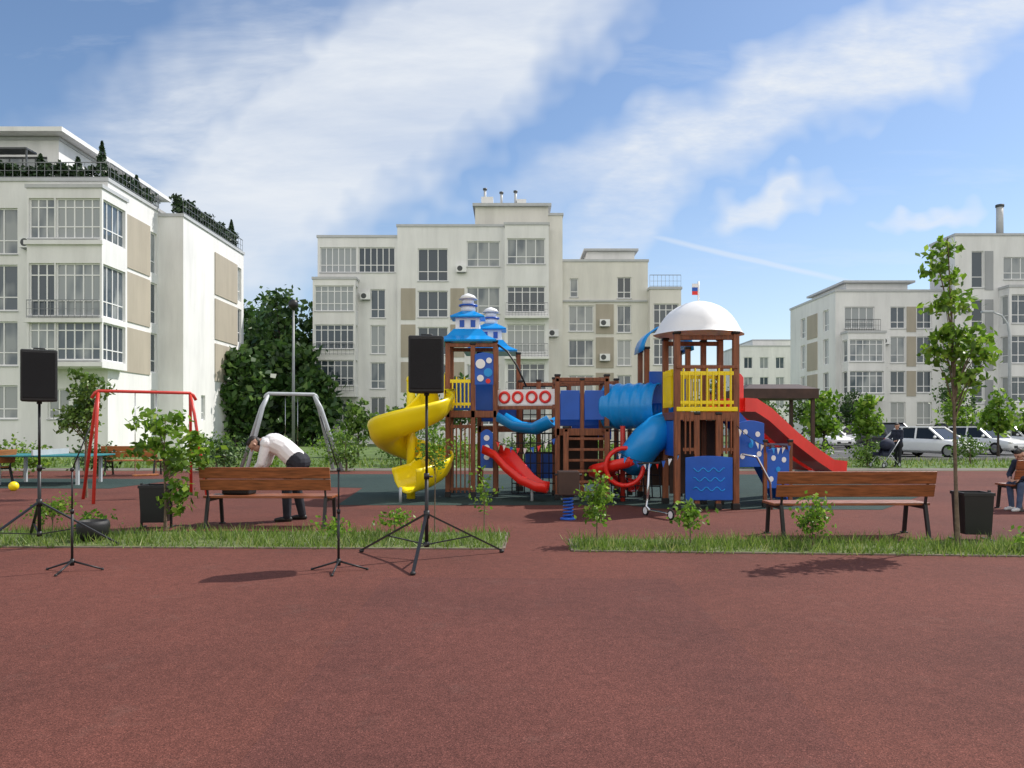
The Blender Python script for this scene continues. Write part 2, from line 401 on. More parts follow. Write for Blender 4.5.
def acunit(B,x,y,z):
    b=MB(B.location);b.box(x,x+.85,y-.36,y-.02,z,z+.58,'frame');b.cyl((x+.3,y-.37,z+.29),(x+.3,y-.355,z+.29),.22,'darkframe',16);b.box(x+.1,x+.75,y-.3,y,z-.05,z-.002,'rail')
    b.make('air_conditioner',B)
G='white apartment blocks around the playground'
# --- Building A
A=thing('apartment_building','white five storey apartment block with planted roof terrace','apartment building',(-30,52,0),group=G)
rows=[(11.2,13.8),(8.0,10.6),(4.9,7.4),(1.9,3.8)]
fr=[(-30.4,-27.9,a,c,3,2) for a,c in rows]+[(-36,-32.5,a,c,4,2) for a,c in rows]+[(-26.2,-25.0,1.9,3.6,2,2),(-24.6,-23.6,1.9,3.6,2,2)]
mass(A,-40,-22.8,44,62,0,15.3,'white_wall',front=fr,right=[(49.2,50.1,a,c,1) for a,c in rows])
bz=[(11.75,13.95),(7.5,10.4),(5.1,7.2)]
mass(A,-26.5,-22.4,42.6,45.4,4.7,14.5,'white_wall',front=[(-26.4,-25.0,a,c,3,3) for a,c in bz]+[(-24.93,-22.5,a,c,5,3) for a,c in bz],right=[(42.75,45.2,a,c,4) for a,c in bz],left=[(42.8,43.9,a,c,2) for a,c in bz],name='bay')
for a,c in bz: 
    panel(A,-26.6,-22.3,42.45,42.598,a-.35,a-.12,'white_wall','bay_ledge')
railing(A,-26.4,-22.5,42.4,7.4,.95,sp=.3)
for a,c in [(10.9,14.2),(7.7,10.8),(4.7,7.5)]:
    panel(A,-22.8,-22.74,45.45,49.05,a,c-.15,'beige')
railing(A,-40,-22.8,44.1,15.5,.9,sp=.45)
railing(A,44.2,50.2,-22.75,15.5,.9,'y',sp=.45)
mass(A,-24.5,-21.2,50.3,61.6,0,15.0,'white_wall',right=[(60.3,61.1,a,c,1) for a,c in rows]+[(53.2,53.9,1.9,3.6,1)],name='wing')
for a,c in [(10.9,13.9),(7.7,10.6),(4.7,7.4)]: panel(A,-21.2,-21.14,55.6,60.1,a,c,'beige')
railing(A,50.4,61.5,-21.25,15.25,.9,'y',sp=.45)
mass(A,-40,-27.6,47.5,61,15.3,18.9,'white_wall',front=[(-31.5,-28.3,15.9,17.9,4,1)],right=[(49,52,16,17.8,3),(54,58,16,17.8,4)],name='penthouse',dark=True)
panel(A,-41,-26.9,46.6,61.5,19.13,19.4,'white_wall','roof_slab')
panel(A,-31.6,-29.6,50,52,19.41,20.2,'darkframe','roof_vent')
b=MB(A.location); b.box(-36,-28.2,45.3,46.3,17.6,17.7,'darkframe')
for x in (-36,-33,-30,-28.3): b.box(x,x+.08,45.35,45.43,15.5,17.6,'darkframe')
b.make('pergola',A)
acunit(A,-27.6,44,11.5);acunit(A,-27.4,44,4.6)
# --- Building B
B=thing('apartment_building','cream and white stepped apartment block with glazed balconies','apartment building',(-1,72,0),group=G)
fa=[(-16.0,-12.95,14.3,16.4,6,2),(-12.8,-9.75,14.3,16.4,6,2),(-15.6,-13.4,1.4,3.4,3,2)]+[(-11.8,-10.55,a,c,2,2) for a,c in [(10.5,12.9),(7.5,9.9),(4.6,6.8),(1.8,3.9)]]
mass(B,-16.2,-9.5,65,80,0,17.2,'white_wall',front=fa)
ab=[(10.9,13.0),(7.8,9.8),(4.8,6.9)]
mass(B,-16.3,-12.8,63.8,64.98,3.9,13.5,'white_wall',front=[(-16.15,-12.95,a,c,6,3) for a,c in ab],right=[(63.95,64.8,a,c,1) for a,c in ab],name='bay')
for a,c in ab[1:]: railing(B,-16.2,-12.9,63.6,a-.5,.9,sp=.3)
fb=[(-7.8,-5.3,a,c,3,2) for a,c in [(13.5,16.2),(10.5,12.7),(7.4,9.7),(4.5,6.6),(1.6,3.6)]]+[(-3.75,-1.0,a,c,3,2) for a,c in [(14.7,16.8),(10.8,13.0),(7.6,9.8),(4.6,6.6),(1.6,3.6)]]
mass(B,-9.5,-.6,64.6,80,0,18.0,'white_wall',front=fb)
for a,c in [(10.3,12.9),(7.2,9.9),(4.3,6.8)]:
    panel(B,-9.2,-8.0,64.55,64.6,a,c,'beige');panel(B,-5.1,-3.95,64.55,64.6,a,c,'beige')
fc=[(-.4,2.7,14.7,16.8,4,2)]+[(-.4,2.7,a,c,5,3) for a,c in [(10.8,12.9),(7.5,9.8),(4.4,6.6),(1.5,3.6)]]
mass(B,-.6,3.0,63.6,79.9,0,17.9,'white_wall',front=fc)
for a in (10.4,7.1,4.0):
    railing(B,-.5,2.9,63.0,a,1.05,mat='rail',sp=.25);panel(B,-.6,3.0,62.9,63.58,a-.18,a,'white_wall','balcony_slab')
panel(B,-3.1,3.05,65.5,76,18.0,19.9,'cream_wall','penthouse')
panel(B,-3.3,3.3,65.2,76.3,19.91,20.15,'trim','roof_slab')
panel(B,-2.6,-1.6,66,67,20.16,20.9,'white_wall','chimney');panel(B,.4,1.2,66,67,20.16,20.7,'white_wall','chimney')
for x,h in((-2.3,21.6),(-.9,21.3),(.3,21.4)):
    b=MB(B.location);b.cyl((x,66.5,20.1),(x,66.5,h),.11,'trim',10);b.cyl((x,66.5,h),(x,66.5,h+.15),.18,'darkframe',10);b.make('vent_pipe',B)
mass(B,3.0,4.25,65.6,78,0,19.2,'cream_wall')
fe=[(4.8,6.9,a,c,3,2) for a,c in [(9.5,11.7),(6.6,8.8),(3.8,5.8),(1.4,3.0)]]+[(8.9,10.1,a,c,2,2) for a,c in [(12.3,14.1),(9.4,11.7),(6.6,8.8),(3.8,5.8),(1.4,3.0)]]+[(4.9,5.6,12.4,14.0,1,2)]
mass(B,4.25,11.5,66,80,0,15.4,'cream_wall',front=fe)
panel(B,6.5,10.6,67.5,76,15.6,16.6,'white_wall','penthouse');panel(B,6.2,10.9,67.2,76.3,16.61,16.8,'trim','roof_slab')
panel(B,4.3,11.4,65.85,65.997,12.0,12.15,'trim','band')
for a,c in [(9.3,11.8),(6.4,9.0),(3.6,6.0)]: panel(B,7.1,8.6,65.95,66,a,c,'beige')
ff=[(11.8,13.9,a,c,4,3) for a,c in [(9.4,11.7),(6.6,8.8),(3.8,5.8),(1.4,3.0)]]
mass(B,11.5,14.1,65,78,0,12.9,'cream_wall',front=ff,right=[(67,69,a,c,2) for a,c in [(9.4,11.7),(6.6,8.8),(3.8,5.8)]])
railing(B,11.5,14.1,65.1,13.1,1.0,sp=.3)
for x,y,z in((-4.6,64.6,14.2),(7.4,65.95,9.9),(7.4,65.95,7.0),(-12.6,65,12.0),(3.05,65.6,9.0)):acunit(B,x,y,z)
# --- Building C
C=thing('apartment_building','white stepped apartment block with dark balconies behind parking','apartment building',(38,72,0),group=G)
rc=[(10.0,11.9),(7.0,9.3),(4.4,6.3),(1.6,3.6)]
fc=[(29.0,31.6,a,c,4,2) for a,c in rc]+[(33.0,34.3,a,c,2,2) for a,c in rc]+[(35.3,36.6,a,c,2,2) for a,c in rc]
mass(C,28.2,37.5,68,79,0,13.2,'white_wall',front=fc,left=[(69.5,70.7,a,c,2) for a,c in rc]+[(75,76.2,a,c,2) for a,c in rc])
for a,c in rc[:3]: panel(C,28.13,28.2,72,74.4,a-.3,c,'beige');panel(C,34.4,35.2,67.94,68,a-.3,c,'beige')
railing(C,28.8,31.8,67.3,9.7,1.0,sp=.2,mat='darkframe');panel(C,28.7,31.9,67.2,67.98,9.5,9.68,'darkframe','balcony_slab')
mass(C,28.7,31.9,66.6,67.98,3.6,9.45,'white_wall',front=[(28.85,31.75,a,c,5,3) for a,c in [(7.0,8.9),(4.3,6.2)]],left=[(66.8,67.8,a,c,1) for a,c in [(7.0,8.9),(4.3,6.2)]],name='bay')
panel(C,30,35.5,70,78,13.4,14.3,'white_wall','penthouse');panel(C,29.6,36,69.6,78.4,14.31,14.5,'trim','roof_slab')
r2=[(13.2,16.3),(9.6,12.2),(6.4,8.8),(3.4,5.4),(.8,2.6)]
mass(C,37.5,62,66,70,0,17.6,'white_wall',front=[(38.9,39.9,a,c,1,2) for a,c in r2]+[(41.6,44.6,13.9,15.8,4,2)]+[(47,50,a,c,4,2) for a,c in r2])
for a,c in r2[:4]: panel(C,40.0,40.7,65.94,66,a-.2,c,'greywall')
mass(C,41.2,45.2,64.6,65.98,2.6,13.0,'white_wall',front=[(41.4,45.0,a,c,6,3) for a,c in [(10.0,12.4),(6.7,9.0),(3.5,5.6)]],left=[(64.8,65.8,a,c,1) for a,c in [(10.0,12.4),(6.7,9.0),(3.5,5.6)]],name='bay')
mass(C,50,62,69,76,17.6,19.6,'white_wall',name='penthouse')
b=MB(C.location);b.cyl((41.9,67,17.8),(41.9,67,20.3),.28,'trim',14);b.cyl((41.9,67,20.3),(41.9,67,20.5),.34,'darkframe',14);b.make('chimney',C)
acunit(C,38,66,11.2);acunit(C,32,68,8.6)
# --- distant
for (x0,x1,y,z,lab) in [(34.5,44,118,13.5,'pale distant apartment block with rows of windows'),(39.5,50,128,15.5,'tall pale distant apartment block with rows of windows'),(27,34,130,11.5,'low pale distant apartment block with rows of windows')]:
    D=thing('apartment_building',lab,'apartment building',((x0+x1)/2,y+5,0),group=G)
    fr=[]
    k=int((x1-x0)/2.4)
    for i in range(k):
        for j in range(int((z-1)/3)):
            fr.append((x0+.6+i*2.4,x0+1.9+i*2.4,1.2+j*3,2.9+j*3,2,1))
    mass(D,x0,x1,y,y+10,0,z,'white_wall',front=fr,sill=False)
# ------------------------------------------------------------ vegetation
GT='young trees planted around the square'
tree('maple_tree','slim young maple with tall two-tier crown on grass strip',5.46,9.55,3.8,.027,[(-.12,0,3.55,.15,.17,.36),(-.10,0,3.0,.22,.22,.22),(.0,0,2.45,.46,.36,.26),(.10,0,2.12,.22,.3,.12)],1200,.05,sub=46,subr=.13,group=GT,limbs=28,lean=(-.12,0))
tree('maple_tree','bushy young maple with drooping branches beside a bin',-5.0,11.25,1.6,.024,[(-.1,0,1.52,.34,.3,.22),(-.25,0,1.2,.26,.3,.2),(.30,0,1.05,.38,.3,.32),(.25,-.05,.55,.25,.22,.30)],900,.056,sub=40,subr=.13,group=GT,limbs=26)
tree('maple_tree','small young tree with rounded crown near the red swing',-8.9,16.3,2.5,.035,[(0,0,2.3,.35,.35,.45),(-.15,0,1.6,.4,.35,.4)],1300,.055,'leaf2',sub=42,subr=.16,group=GT,limbs=18)
GS='small saplings on the grass strip'
def sap(x,y,h,w,n,lab,leaf=.03,low=.2):
    tree('sapling',lab,x,y,h*.95,.011,[(0,0,h*(low+1)/2,w,w,h*(1-low)/2)],n,leaf,sub=26,subr=.10,group=GS,limbs=12,cat='sapling',shell=.2)
sap(1.07,9.85,.95,.15,560,'upright leafy sapling beside the path gap')
sap(2.23,9.75,.62,.17,330,'short leafy sapling on the grass strip')
sap(3.72,9.65,.66,.21,520,'dense low leafy sapling near the bench')
sap(-.39,10.9,.95,.10,130,'thin sparse sapling stem on the grass strip')
sap(-1.06,10.7,1.45,.20,380,'tall thin sapling with leafy top on strip',low=.6)
sap(-6.6,11.2,.5,.32,420,'low spreading light green shrub on strip')
sap(-1.6,10.6,.4,.25,240,'low spreading light green shrub on strip')
sap(-5.7,10.6,.35,.25,220,'low spreading light green shrub on strip')
sap(6.2,9.3,.3,.25,160,'low spreading light green shrub on strip')
sap(4.7,22.5,1.1,.3,300,'upright leafy sapling beside the play surface')
sap(-2.3,10.3,.28,.25,170,'low spreading light green shrub on strip')
GB='shrubs behind the playground'
def shrub(x,y,w,h,n,lab='rounded green shrub on the lawn',mat='leaf2',leaf=.06):
    tree('shrub',lab,x,y,h*.6,.04,[(0,0,h*.5,w*.5,w*.4,h*.42)],n,leaf,mat,sub=30,subr=.28,group=GB,limbs=8,cat='shrub')
for i,(x,y,w,h) in enumerate([(-9.4,25.5,1.5,1.1),(-8.2,26,1.2,.9),(-5.5,25.9,1.3,1.6),(-4.2,29.5,1.6,1.2),(-6.8,30,1.6,1.5),(-3.2,29,1.5,2.1),(-12.5,23.5,1.3,1.0),(-2.2,31,1.8,1.2),(0.6,31,2.2,1.2),(9.8,29.2,1.3,1.1),(11.5,30,1.5,1.2),(13.2,29,1.2,1.0),(18.2,31,1.4,1.2),(-14.5,23.2,1.2,1.1),(20.5,30,1.1,.9),(-16,24,1.2,1.2),(3.2,32,2,1.2),(7.2,31,1.6,1.1),(5.2,29,1.5,1.0),(1.8,28.6,1.3,.9),(-10.8,28.5,1.6,1.3)]):
    shrub(x,y,w,h,650,mat='leaf' if i%3==1 else ('leafd' if i in(0,1,6,13) else 'leaf2'))
def bgtree(x,y,h,w,n,lab='mid-sized green tree beyond the lawn',mat='leaf2',leaf=.13,g=GT,fat=1.0):
    e=[(0,0,h*.68,w*.42,w*.42,h*.3),(w*.15,0,h*.5,w*.45,w*.4,h*.2),(-w*.2,0,h*.55,w*.35,w*.4,h*.22),(0,0,h*.88,w*.22*fat,w*.22,h*.12)]
    if fat>1: e.append((0,0,h*.25,w*.45,w*.4,h*.2))
    tree('broadleaf_tree',lab,x,y,h*.85,.02*h,e,n,leaf,mat,sub=60 if fat==1 else 90,subr=w*.14*fat,group=g,limbs=16,bark='barkd')
for i,(x,y,h,w) in enumerate([(13.8,34.5,3.0,1.5),(16.4,36,3.0,1.4),(11.6,36,2.7,1.3),(24.0,38.5,3.4,1.7),(28.5,50,4,2.2),(-4.5,36,3.2,2.2),(33,58,6,3.0),(20,62,4.4,2.6),(-2.6,40,4.0,2.4),(12.5,60,5,3.2),(16,62,5.4,3.0),(24,64,4.5,3),(28,64,4.5,3.0),(-7.5,38,2.8,2.0),(9.5,55,4.5,3.0),(31.5,47,3,1.8)]):
    bgtree(x,y,h,w,800 if h<4.2 else 1100,mat='leaf' if i in(0,1,3,4,15) else ('leaf2' if i%2 else 'leafd'))
GF='tall green trees between two apartment blocks'
for x,y,h,w in [(-19.6,66,13.0,6),(-16.9,68,12.4,5.0),(-22.5,74,14.2,7),(-18.6,78,13.8,7),(-20.5,58.5,7.5,4.5),(-17.3,62,8.5,4.5),(-15.4,60,5.5,3.6),(-23.8,68,12.6,5),(-26,80,14,7)]:
    bgtree(x,y,h,w,2700,'tall mid-green broadleaf tree between apartment blocks','leafd',.30,g=GF,fat=1.25)
c=[]
for i in range(380):
    x=random.uniform(-260,300);y=random.uniform(150,210);h=random.uniform(5,10)
    for k in range(34): c.append((x+random.gauss(0,3),y+random.gauss(0,3),abs(random.gauss(h*.5,h*.28))))
o=leaves('far_wood',None,np.array(c),1.2,'leafd');o['kind']='stuff';o['label']='far-off dark green wood along the horizon';o['category']='wood'
c=[]
for i in range(6500):
    x=random.uniform(-40,-24.0);c.append((x,44.75+random.gauss(0,.16),15.45+random.random()**.7*(.95+.18*math.sin(x*2.1)+.1*math.sin(x*7))))
for i in range(8500):
    y=random.uniform(45,61);x=-23.3 if y<50.3 else -21.7;c.append((x+random.gauss(0,.16),y,15.35+random.random()**.7*(1.0+.18*math.sin(y*2.3)+.1*math.sin(y*6))))
o=leaves('terrace_hedge',None,np.array(c),.12,'conifer');o['kind']='stuff';o['label']='dark green hedge planting along the roof terrace edge';o['category']='hedge'
def conifer(x,y,z0,h,w):
    T=thing('conifer_tree','narrow dark conifer planted on the roof terrace','conifer',(x,y,z0),group='conifers on the roof terrace')
    b=MB();b.cyl((0,0,0),(0,0,h*.8),.05,'barkd',8,.02);b.make('trunk',T)
    P=[]
    for i in range(900):
        t=random.random()**1.3;r=w*.5*(1-t)**.7*(.6+.5*random.random());a=random.random()*6.283;P.append((r*math.cos(a),r*math.sin(a),.1+t*h))
    leaves('crown',T,np.array(P),.09,'conifer')
for x,y,z,h,w in [(-23.6,44.9,15.3,2.5,.8),(-25.2,45.3,15.3,1.7,.9),(-27.2,45,15.3,1.8,.9),(-23.4,48.6,15.3,1.7,.7),(-21.8,52.5,15.1,1.5,.7),(-21.8,60.6,15.1,2.3,.8),(-29.5,45,15.3,1.4,1.0)]: conifer(x,y,z,h,w)
# ------------------------------------------------------------ benches
def bench(x,y,rot,label,L=2.05,wood='wood'):
    T=thing('park_bench',label,'bench',(x,y,0),rot,'wooden park benches')
    b=MB()
    for z0,z1 in((.56,.725),(.733,.90)):
        y0=-.02-(z0-.45)*.24;y1=-.02-(z1-.45)*.24
        vs=[(sx*L/2,yy+d,zz) for sx in(-1,1) for (yy,zz) in((y0,z0),(y1,z1)) for d in(-.018,.018)]
        b.add(vs,[(0,1,3,2),(4,6,7,5),(0,2,6,4),(1,5,7,3),(2,3,7,6),(0,4,5,1)],wood)
    b.make('backrest',T,bevel=.008)
    b=MB()
    for i in range(4): b.box(-L/2,L/2,.03+i*.115,.135+i*.115,.435,.47,wood)
    b.make('seat',T,bevel=.007)
    for sx in(-1,1):
        b=MB();xx=sx*(L/2-.09)
        b.bar((xx,-.10,0),(xx,.0,.45),.05,.045,'black',(1,0,0));b.bar((xx,.0,.44),(xx,-.10,.88),.05,.02,'black',(1,0,0))
        b.bar((xx,-.02,.41),(xx,.5,.41),.05,.04,'black');b.bar((xx,.47,.41),(xx,.53,0),.05,.045,'black',(1,0,0))
        b.bar((xx,-.13,.01),(xx,-.03,.01),.07,.02,'black');b.bar((xx,.48,.01),(xx,.58,.01),.07,.02,'black')
        b.make('leg',T,bevel=.005)
    return T
bench(-3.60,11.45,-1.5,'brown wooden park bench with black legs, back toward viewer',1.92)
bench(4.55,10.4,1.5,'brown wooden park bench with black legs beside a maple',2.12)
bench(9.75,13.75,2,'brown wooden park bench with a person seated',1.9)
bench(-11.5,23.5,5,'orange wooden park bench by the shrubs',1.6,'orange')
bench(-13.0,19.3,80,'orange wooden park bench beside the table',1.6,'orange')
def bin_(x,y,rot,label):
    T=thing('litter_bin',label,'litter bin',(x,y,0),rot,'dark litter bins beside the benches')
    b=MB();b.lathe([(.23,.10),(.26,.62),(.25,.62),(.22,.12)],(0,0,0),'black',4,math.pi/4,False);b.make('bucket',T,bevel=.008)
    b=MB();b.lathe([(.275,.60),(.275,.64),(.24,.64),(.24,.60)],(0,0,0),'blackplastic',4,math.pi/4,False);b.make('rim',T)
    for sx in(-1,1):
        b=MB();b.bar((sx*.21,0,0),(sx*.21,0,.66),.03,.03,'black');b.bar((sx*.21,-.18,.012),(sx*.21,.18,.012),.03,.024,'black');b.make('leg',T)
bin_(-5.22,11.45,5,'dark metal litter bin standing next to a young maple')
bin_(6.02,10.2,-5,'dark metal litter bin standing beside the bench')
# ------------------------------------------------------------ speakers
def speaker(x,y,z,rot,label):
    T=thing('loudspeaker',label,'loudspeaker',(x,y,z),rot,'black loudspeakers on tripod stands')
    b=MB();w=.195;w2=.13;d=.17;h=.63
    pr=[(-w,-d),(w,-d),(w,-.02),(w2,d),(-w2,d),(-w,-.02)]
    vs=[(p[0],p[1],zz) for zz in(0,h) for p in pr];n=6
    b.add(vs,[tuple(range(n))[::-1],tuple(range(n,2*n))]+[(i,(i+1)%n,n+(i+1)%n,n+i) for i in range(n)],'blackplastic')
    b.make('cabinet',T,bevel=.018,seg=3)
    b=MB();b.box(-w+.02,w-.02,-d-.012,-d-.001,.04,h-.03,'grille');b.make('grille',T,bevel=.006)
    b=MB();b.tube([(-.06,0,h-.005),(-.06,0,h+.025),(.06,0,h+.025),(.06,0,h-.005)],.010,'black',8);b.make('handle',T)
    b=MB();b.cyl((0,0,-.03),(0,0,.005),.03,'black',12);b.make('pole_socket',T)
def stand(x,y,ztop,rr,ang,zc,label):
    T=thing('speaker_stand',label,'speaker stand',(x,y,0),0,'tripod speaker stands')
    b=MB();b.cyl((0,0,.14),(0,0,zc+.45),.021,'black');b.cyl((0,0,zc+.42),(0,0,ztop),.016,'black');b.cyl((0,0,zc+.40),(0,0,zc+.47),.03,'black');b.cyl((0,0,zc-.04),(0,0,zc+.05),.034,'black');b.cyl((0,0,.14),(0,0,.2),.03,'black')
    b.cyl((0,0,zc+.43),(.07,0,zc+.43),.01,'black',8)
    b.make('pole',T)
    for a in ang:
        a=math.radians(a);u=Vector((math.cos(a),math.sin(a),0))
        b=MB();b.bar(u*.03+V(0,0,zc),u*rr+V(0,0,.03),.034,.018,'black');b.sph(u*rr+V(0,0,.022),(.03,.03,.022),'blackplastic',10,6)
        p=u*(rr*.58)+V(0,0,zc+(0.03-zc)*.58)
        b.bar(u*.03+V(0,0,.17),p,.022,.012,'black');b.make('leg',T)
speaker(-.96,8.77,1.87,4,'black loudspeaker mounted on a tall tripod stand')
stand(-.96,8.77,1.86,.95,(-92,28,150),.5,'black tripod speaker stand spread on red rubber')
speaker(-5.83,9.62,1.80,30,'black loudspeaker turned sideways on a tripod stand')
stand(-5.83,9.62,1.79,.92,(8,128,248),.55,'black tripod speaker stand near the grass strip')
def micstand(x,y,h,boom,rot,label):
    T=thing('microphone_stand',label,'microphone stand',(x,y,0),rot,'slim microphone stands')
    b=MB();b.cyl((0,0,.06),(0,0,h*.6),.013,'black',10);b.cyl((0,0,h*.55),(0,0,h),.009,'black',10);b.cyl((0,0,h*.57),(0,0,h*.61),.019,'black',10);b.cyl((0,0,.06),(0,0,.13),.022,'black',10);b.make('pole',T)
    b=MB();b.cyl((0,0,h),boom,.007,'black',8);b.sph((0,0,h),.022,'black',10,6);b.make('boom_arm',T)
    for a in(10,170,270):
        a=math.radians(a);u=Vector((math.cos(a),math.sin(a),0))
        b=MB();b.tube([u*.02+V(0,0,.1),u*.29+V(0,0,.015)],[.011,.009],'black',8);b.sph(u*.29+V(0,0,.014),.016,'blackplastic',8,6);b.make('leg',T)
micstand(-4.54,8.05,1.05,(.16,.05,1.5),0,'black microphone stand with tilted boom on red rubber')
micstand(-1.79,8.05,1.05,(-.2,.05,1.6),0,'slim black microphone stand with raised boom on rubber')
b=MB((-5.45,10.15,0));b.lathe([(.14,0),(.19,.10),(.20,.2),(.18,.25),(.16,.25),(.16,.1),(.1,.08)],(-5.45,10.15,.02),'blackplastic',20);o=b.make('bucket');o.location=(-5.45,10.15,0);single(o,'round black plastic bucket on the grass strip edge','bucket')
b=MB((-11.5,18,0));b.sph((-11.5,18,.11),.11,'yellow',18,12);o=b.make('ball');o.location=(-11.5,18,0);single(o,'small yellow ball lying on the play surface','ball')
# ------------------------------------------------------------ swings
def sw(T,A0,B0,top,sp,r,mat,seatmat,nseat=1,out=.18):
    off=T.location;A0=Vector(A0);B0=Vector(B0);d=(B0-A0).normalized();p=Vector((-d.y,d.x,0))
    b=MB(off);b.tube([A0+V(0,0,top-.15)-d*.12,A0+V(0,0,top-.04)-d*.06,A0+V(0,0,top),B0+V(0,0,top),B0+V(0,0,top-.04)+d*.06,B0+V(0,0,top-.15)+d*.12],r,mat,10);b.make('crossbar',T)
    for E,s in((A0,-1),(B0,1)):
        for q in(-1,1):
            b=MB(off);b.tube([E+V(0,0,top-.03),E+p*q*sp*.25+V(0,0,top-.45)+d*s*out*.25,E+p*q*sp+V(0,0,0)+d*s*out],r,mat,10);b.make('leg',T)
    for i in range(nseat):
        c=A0.lerp(B0,(i+1)/(nseat+1));b=MB(off)
        for q in(-.2,.2): b.tube([c+d*q+V(0,0,top),c+d*q+V(0,0,.5)],.008,'chrome',6)
        b.make('chain',T)
        b=MB(off);b.bar(c-d*.24+V(0,0,.49),c+d*.24+V(0,0,.49),.18,.035,seatmat);b.make('seat',T,bevel=.01)
T=thing('swing_set','red metal swing frame with a hanging seat','swing',(-7.5,16,0),group='metal swing frames')
sw(T,(-8.25,15.55,0),(-6.85,16.6,0),2.2,.62,.032,'redmetal','orange')
T=thing('swing_set','pale grey metal swing frame with splayed legs','swing',(-7.3,25.5,0),group='metal swing frames')
sw(T,(-7.9,25.3,0),(-6.6,26.0,0),2.55,.55,.06,'greymetal','blackplastic',out=.8)
T=thing('table_tennis_table','teal table tennis table on grey legs','table',(-12.0,20.3,0))
b=MB();b.box(-1.3,1.3,-.75,.75,.72,.76,'teal');b.make('table_top',T,bevel=.01)
b=MB();b.box(-.02,.02,-.8,.8,.761,.9,'greymetal');b.make('net',T)
for sx in(-1,1):
    for sy in(-1,1):
        b=MB();b.bar((sx*1.0,sy*.55,0),(sx*1.0,sy*.55,.72),.07,.07,'greymetal');b.make('leg',T)
# ------------------------------------------------------------ lamps
T=thing('street_lamp','slim grey park lamp post with dark head','street lamp',(-9.25,33,0),group='street lamps')
b=MB();b.cyl((0,0,0),(0,0,6.5),.07,'rail',12,.045);b.cyl((0,0,0),(0,0,.3),.12,'rail');b.make('pole',T)
b=MB();b.lathe([(.06,6.4),(.20,6.55),(.20,6.72),(.14,6.82),(.04,6.86)],(0,0,0),'black',16);b.make('lamp_head',T)
T=thing('street_lamp','tall grey street lamp with curved arm by parking','street lamp',(28.4,44.5,0),group='street lamps')
b=MB();b.tube([(0,0,0),(0,0,6.6),(-.1,0,7.3),(-.45,0,7.8),(-1.0,0,8.0)],[.1,.07,.06,.05,.04],'greymetal',12);b.make('pole',T)
b=MB();b.box(-1.6,-.95,-.13,.13,7.95,8.07,'greymetal');b.make('lamp_head',T,bevel=.03)
T=thing('gazebo','small open shelter with low flat dark brown roof','gazebo',(9.75,29.5,0))
b=MB();b.box(-1.35,1.35,-1.3,1.3,2.5,2.85,'darkbrown');b.add([(-1.35,-1.3,2.852),(1.35,-1.3,2.852),(1.35,1.3,2.852),(-1.35,1.3,2.852),(-.9,-.5,3.05),(.9,-.5,3.05),(.9,.5,3.05),(-.9,.5,3.05)],[(0,1,5,4),(1,2,6,5),(2,3,7,6),(3,0,4,7),(4,5,6,7)],'darkbrown');b.make('roof',T,recalc=False)
for sx in(-1,1):
    for sy in(-1,1):
        b=MB();b.box(sx*1.2-.06,sx*1.2+.06,sy*1.1-.06,sy*1.1+.06,0,2.5,'darkbrown');b.make('post',T)
b=MB();b.box(-1.0,1.0,.8,1.05,.4,.46,'wood');b.box(-1.0,1.0,1.05,1.09,.4,.95,'wood');b.make('seat',T)
# ------------------------------------------------------------ playground structure
PG=thing('playground_structure','wooden-post play structure with yellow, blue and red plastic slides','playground equipment',(1.4,15.8,0))
po=PG.location
def posts(par,pts,zt,w=.1):
    for x,y in pts:
        b=MB(po);b.box(x-w/2,x+w/2,y-w/2,y+w/2,.10,zt,'post');b.box(x-w/2-.012,x+w/2+.012,y-w/2-.012,y+w/2+.012,0,.12,'black');b.box(x-w/2-.012,x+w/2+.012,y-w/2-.012,y+w/2+.012,zt+.001,zt+.05,'black');b.make('post',par,bevel=.012)
def deck(x0,x1,y0,y1,z):
    b=MB(po);b.box(x0,x1,y0,y1,z-.04,z,'darkbrown')
    b.box(x0-.02,x1+.02,y0-.05,y0-.01,z-.14,z,'post');b.box(x0-.02,x1+.02,y1+.01,y1+.05,z-.14,z,'post');b.box(x0-.05,x0-.022,y0,y1,z-.14,z,'post');b.box(x1+.022,x1+.05,y0,y1,z-.14,z,'post')
    return b.make('tower_deck',PG)
def slats(par,p0,p1,z0,z1,mat,n,w=.05,t=.025,name='railing'):
    p0=Vector(p0);p1=Vector(p1);b=MB(po)
    for i in range(n):
        q=p0.lerp(p1,(i+.5)/n)
        b.bar(q+V(0,0,z0),q+V(0,0,z1+.03*math.cos(i*math.pi)),w,t,mat,tuple(p1-p0))
    b.bar(p0+V(0,0,z0+.08),p1+V(0,0,z0+.08),.03,.06,mat);b.bar(p0+V(0,0,z1-.06),p1+V(0,0,z1-.06),.03,.07,mat)
    return b.make(name,par,bevel=.004)
def beam(par,p0,p1,w=.08,h=.08,mat='post'):
    b=MB(po);b.bar(p0,p1,w,h,mat);return b.make('beam',par,bevel=.01)
def plate(par,p0,p1,z0,z1,mat,t=.025,name='panel',arch=0,bevel=.01):
    p0=Vector(p0);p1=Vector(p1);d=(p1-p0);n=V(-d.y,d.x,0).normalized()*t/2;b=MB(po);N=12
    top=[p0.lerp(p1,i/N)+V(0,0,z1+arch*math.sin(math.pi*i/N)) for i in range(N+1)]
    loop=[p0+V(0,0,z0),p1+V(0,0,z0)]+top[::-1];k=len(loop)
    vs=[q-n for q in loop]+[q+n for q in loop]
    b.add(vs,[tuple(range(k)),tuple(range(k,2*k))[::-1]]+[(i,(i+1)%k,k+(i+1)%k,k+i) for i in range(k)],mat)
    return b.make(name,par,bevel=bevel)
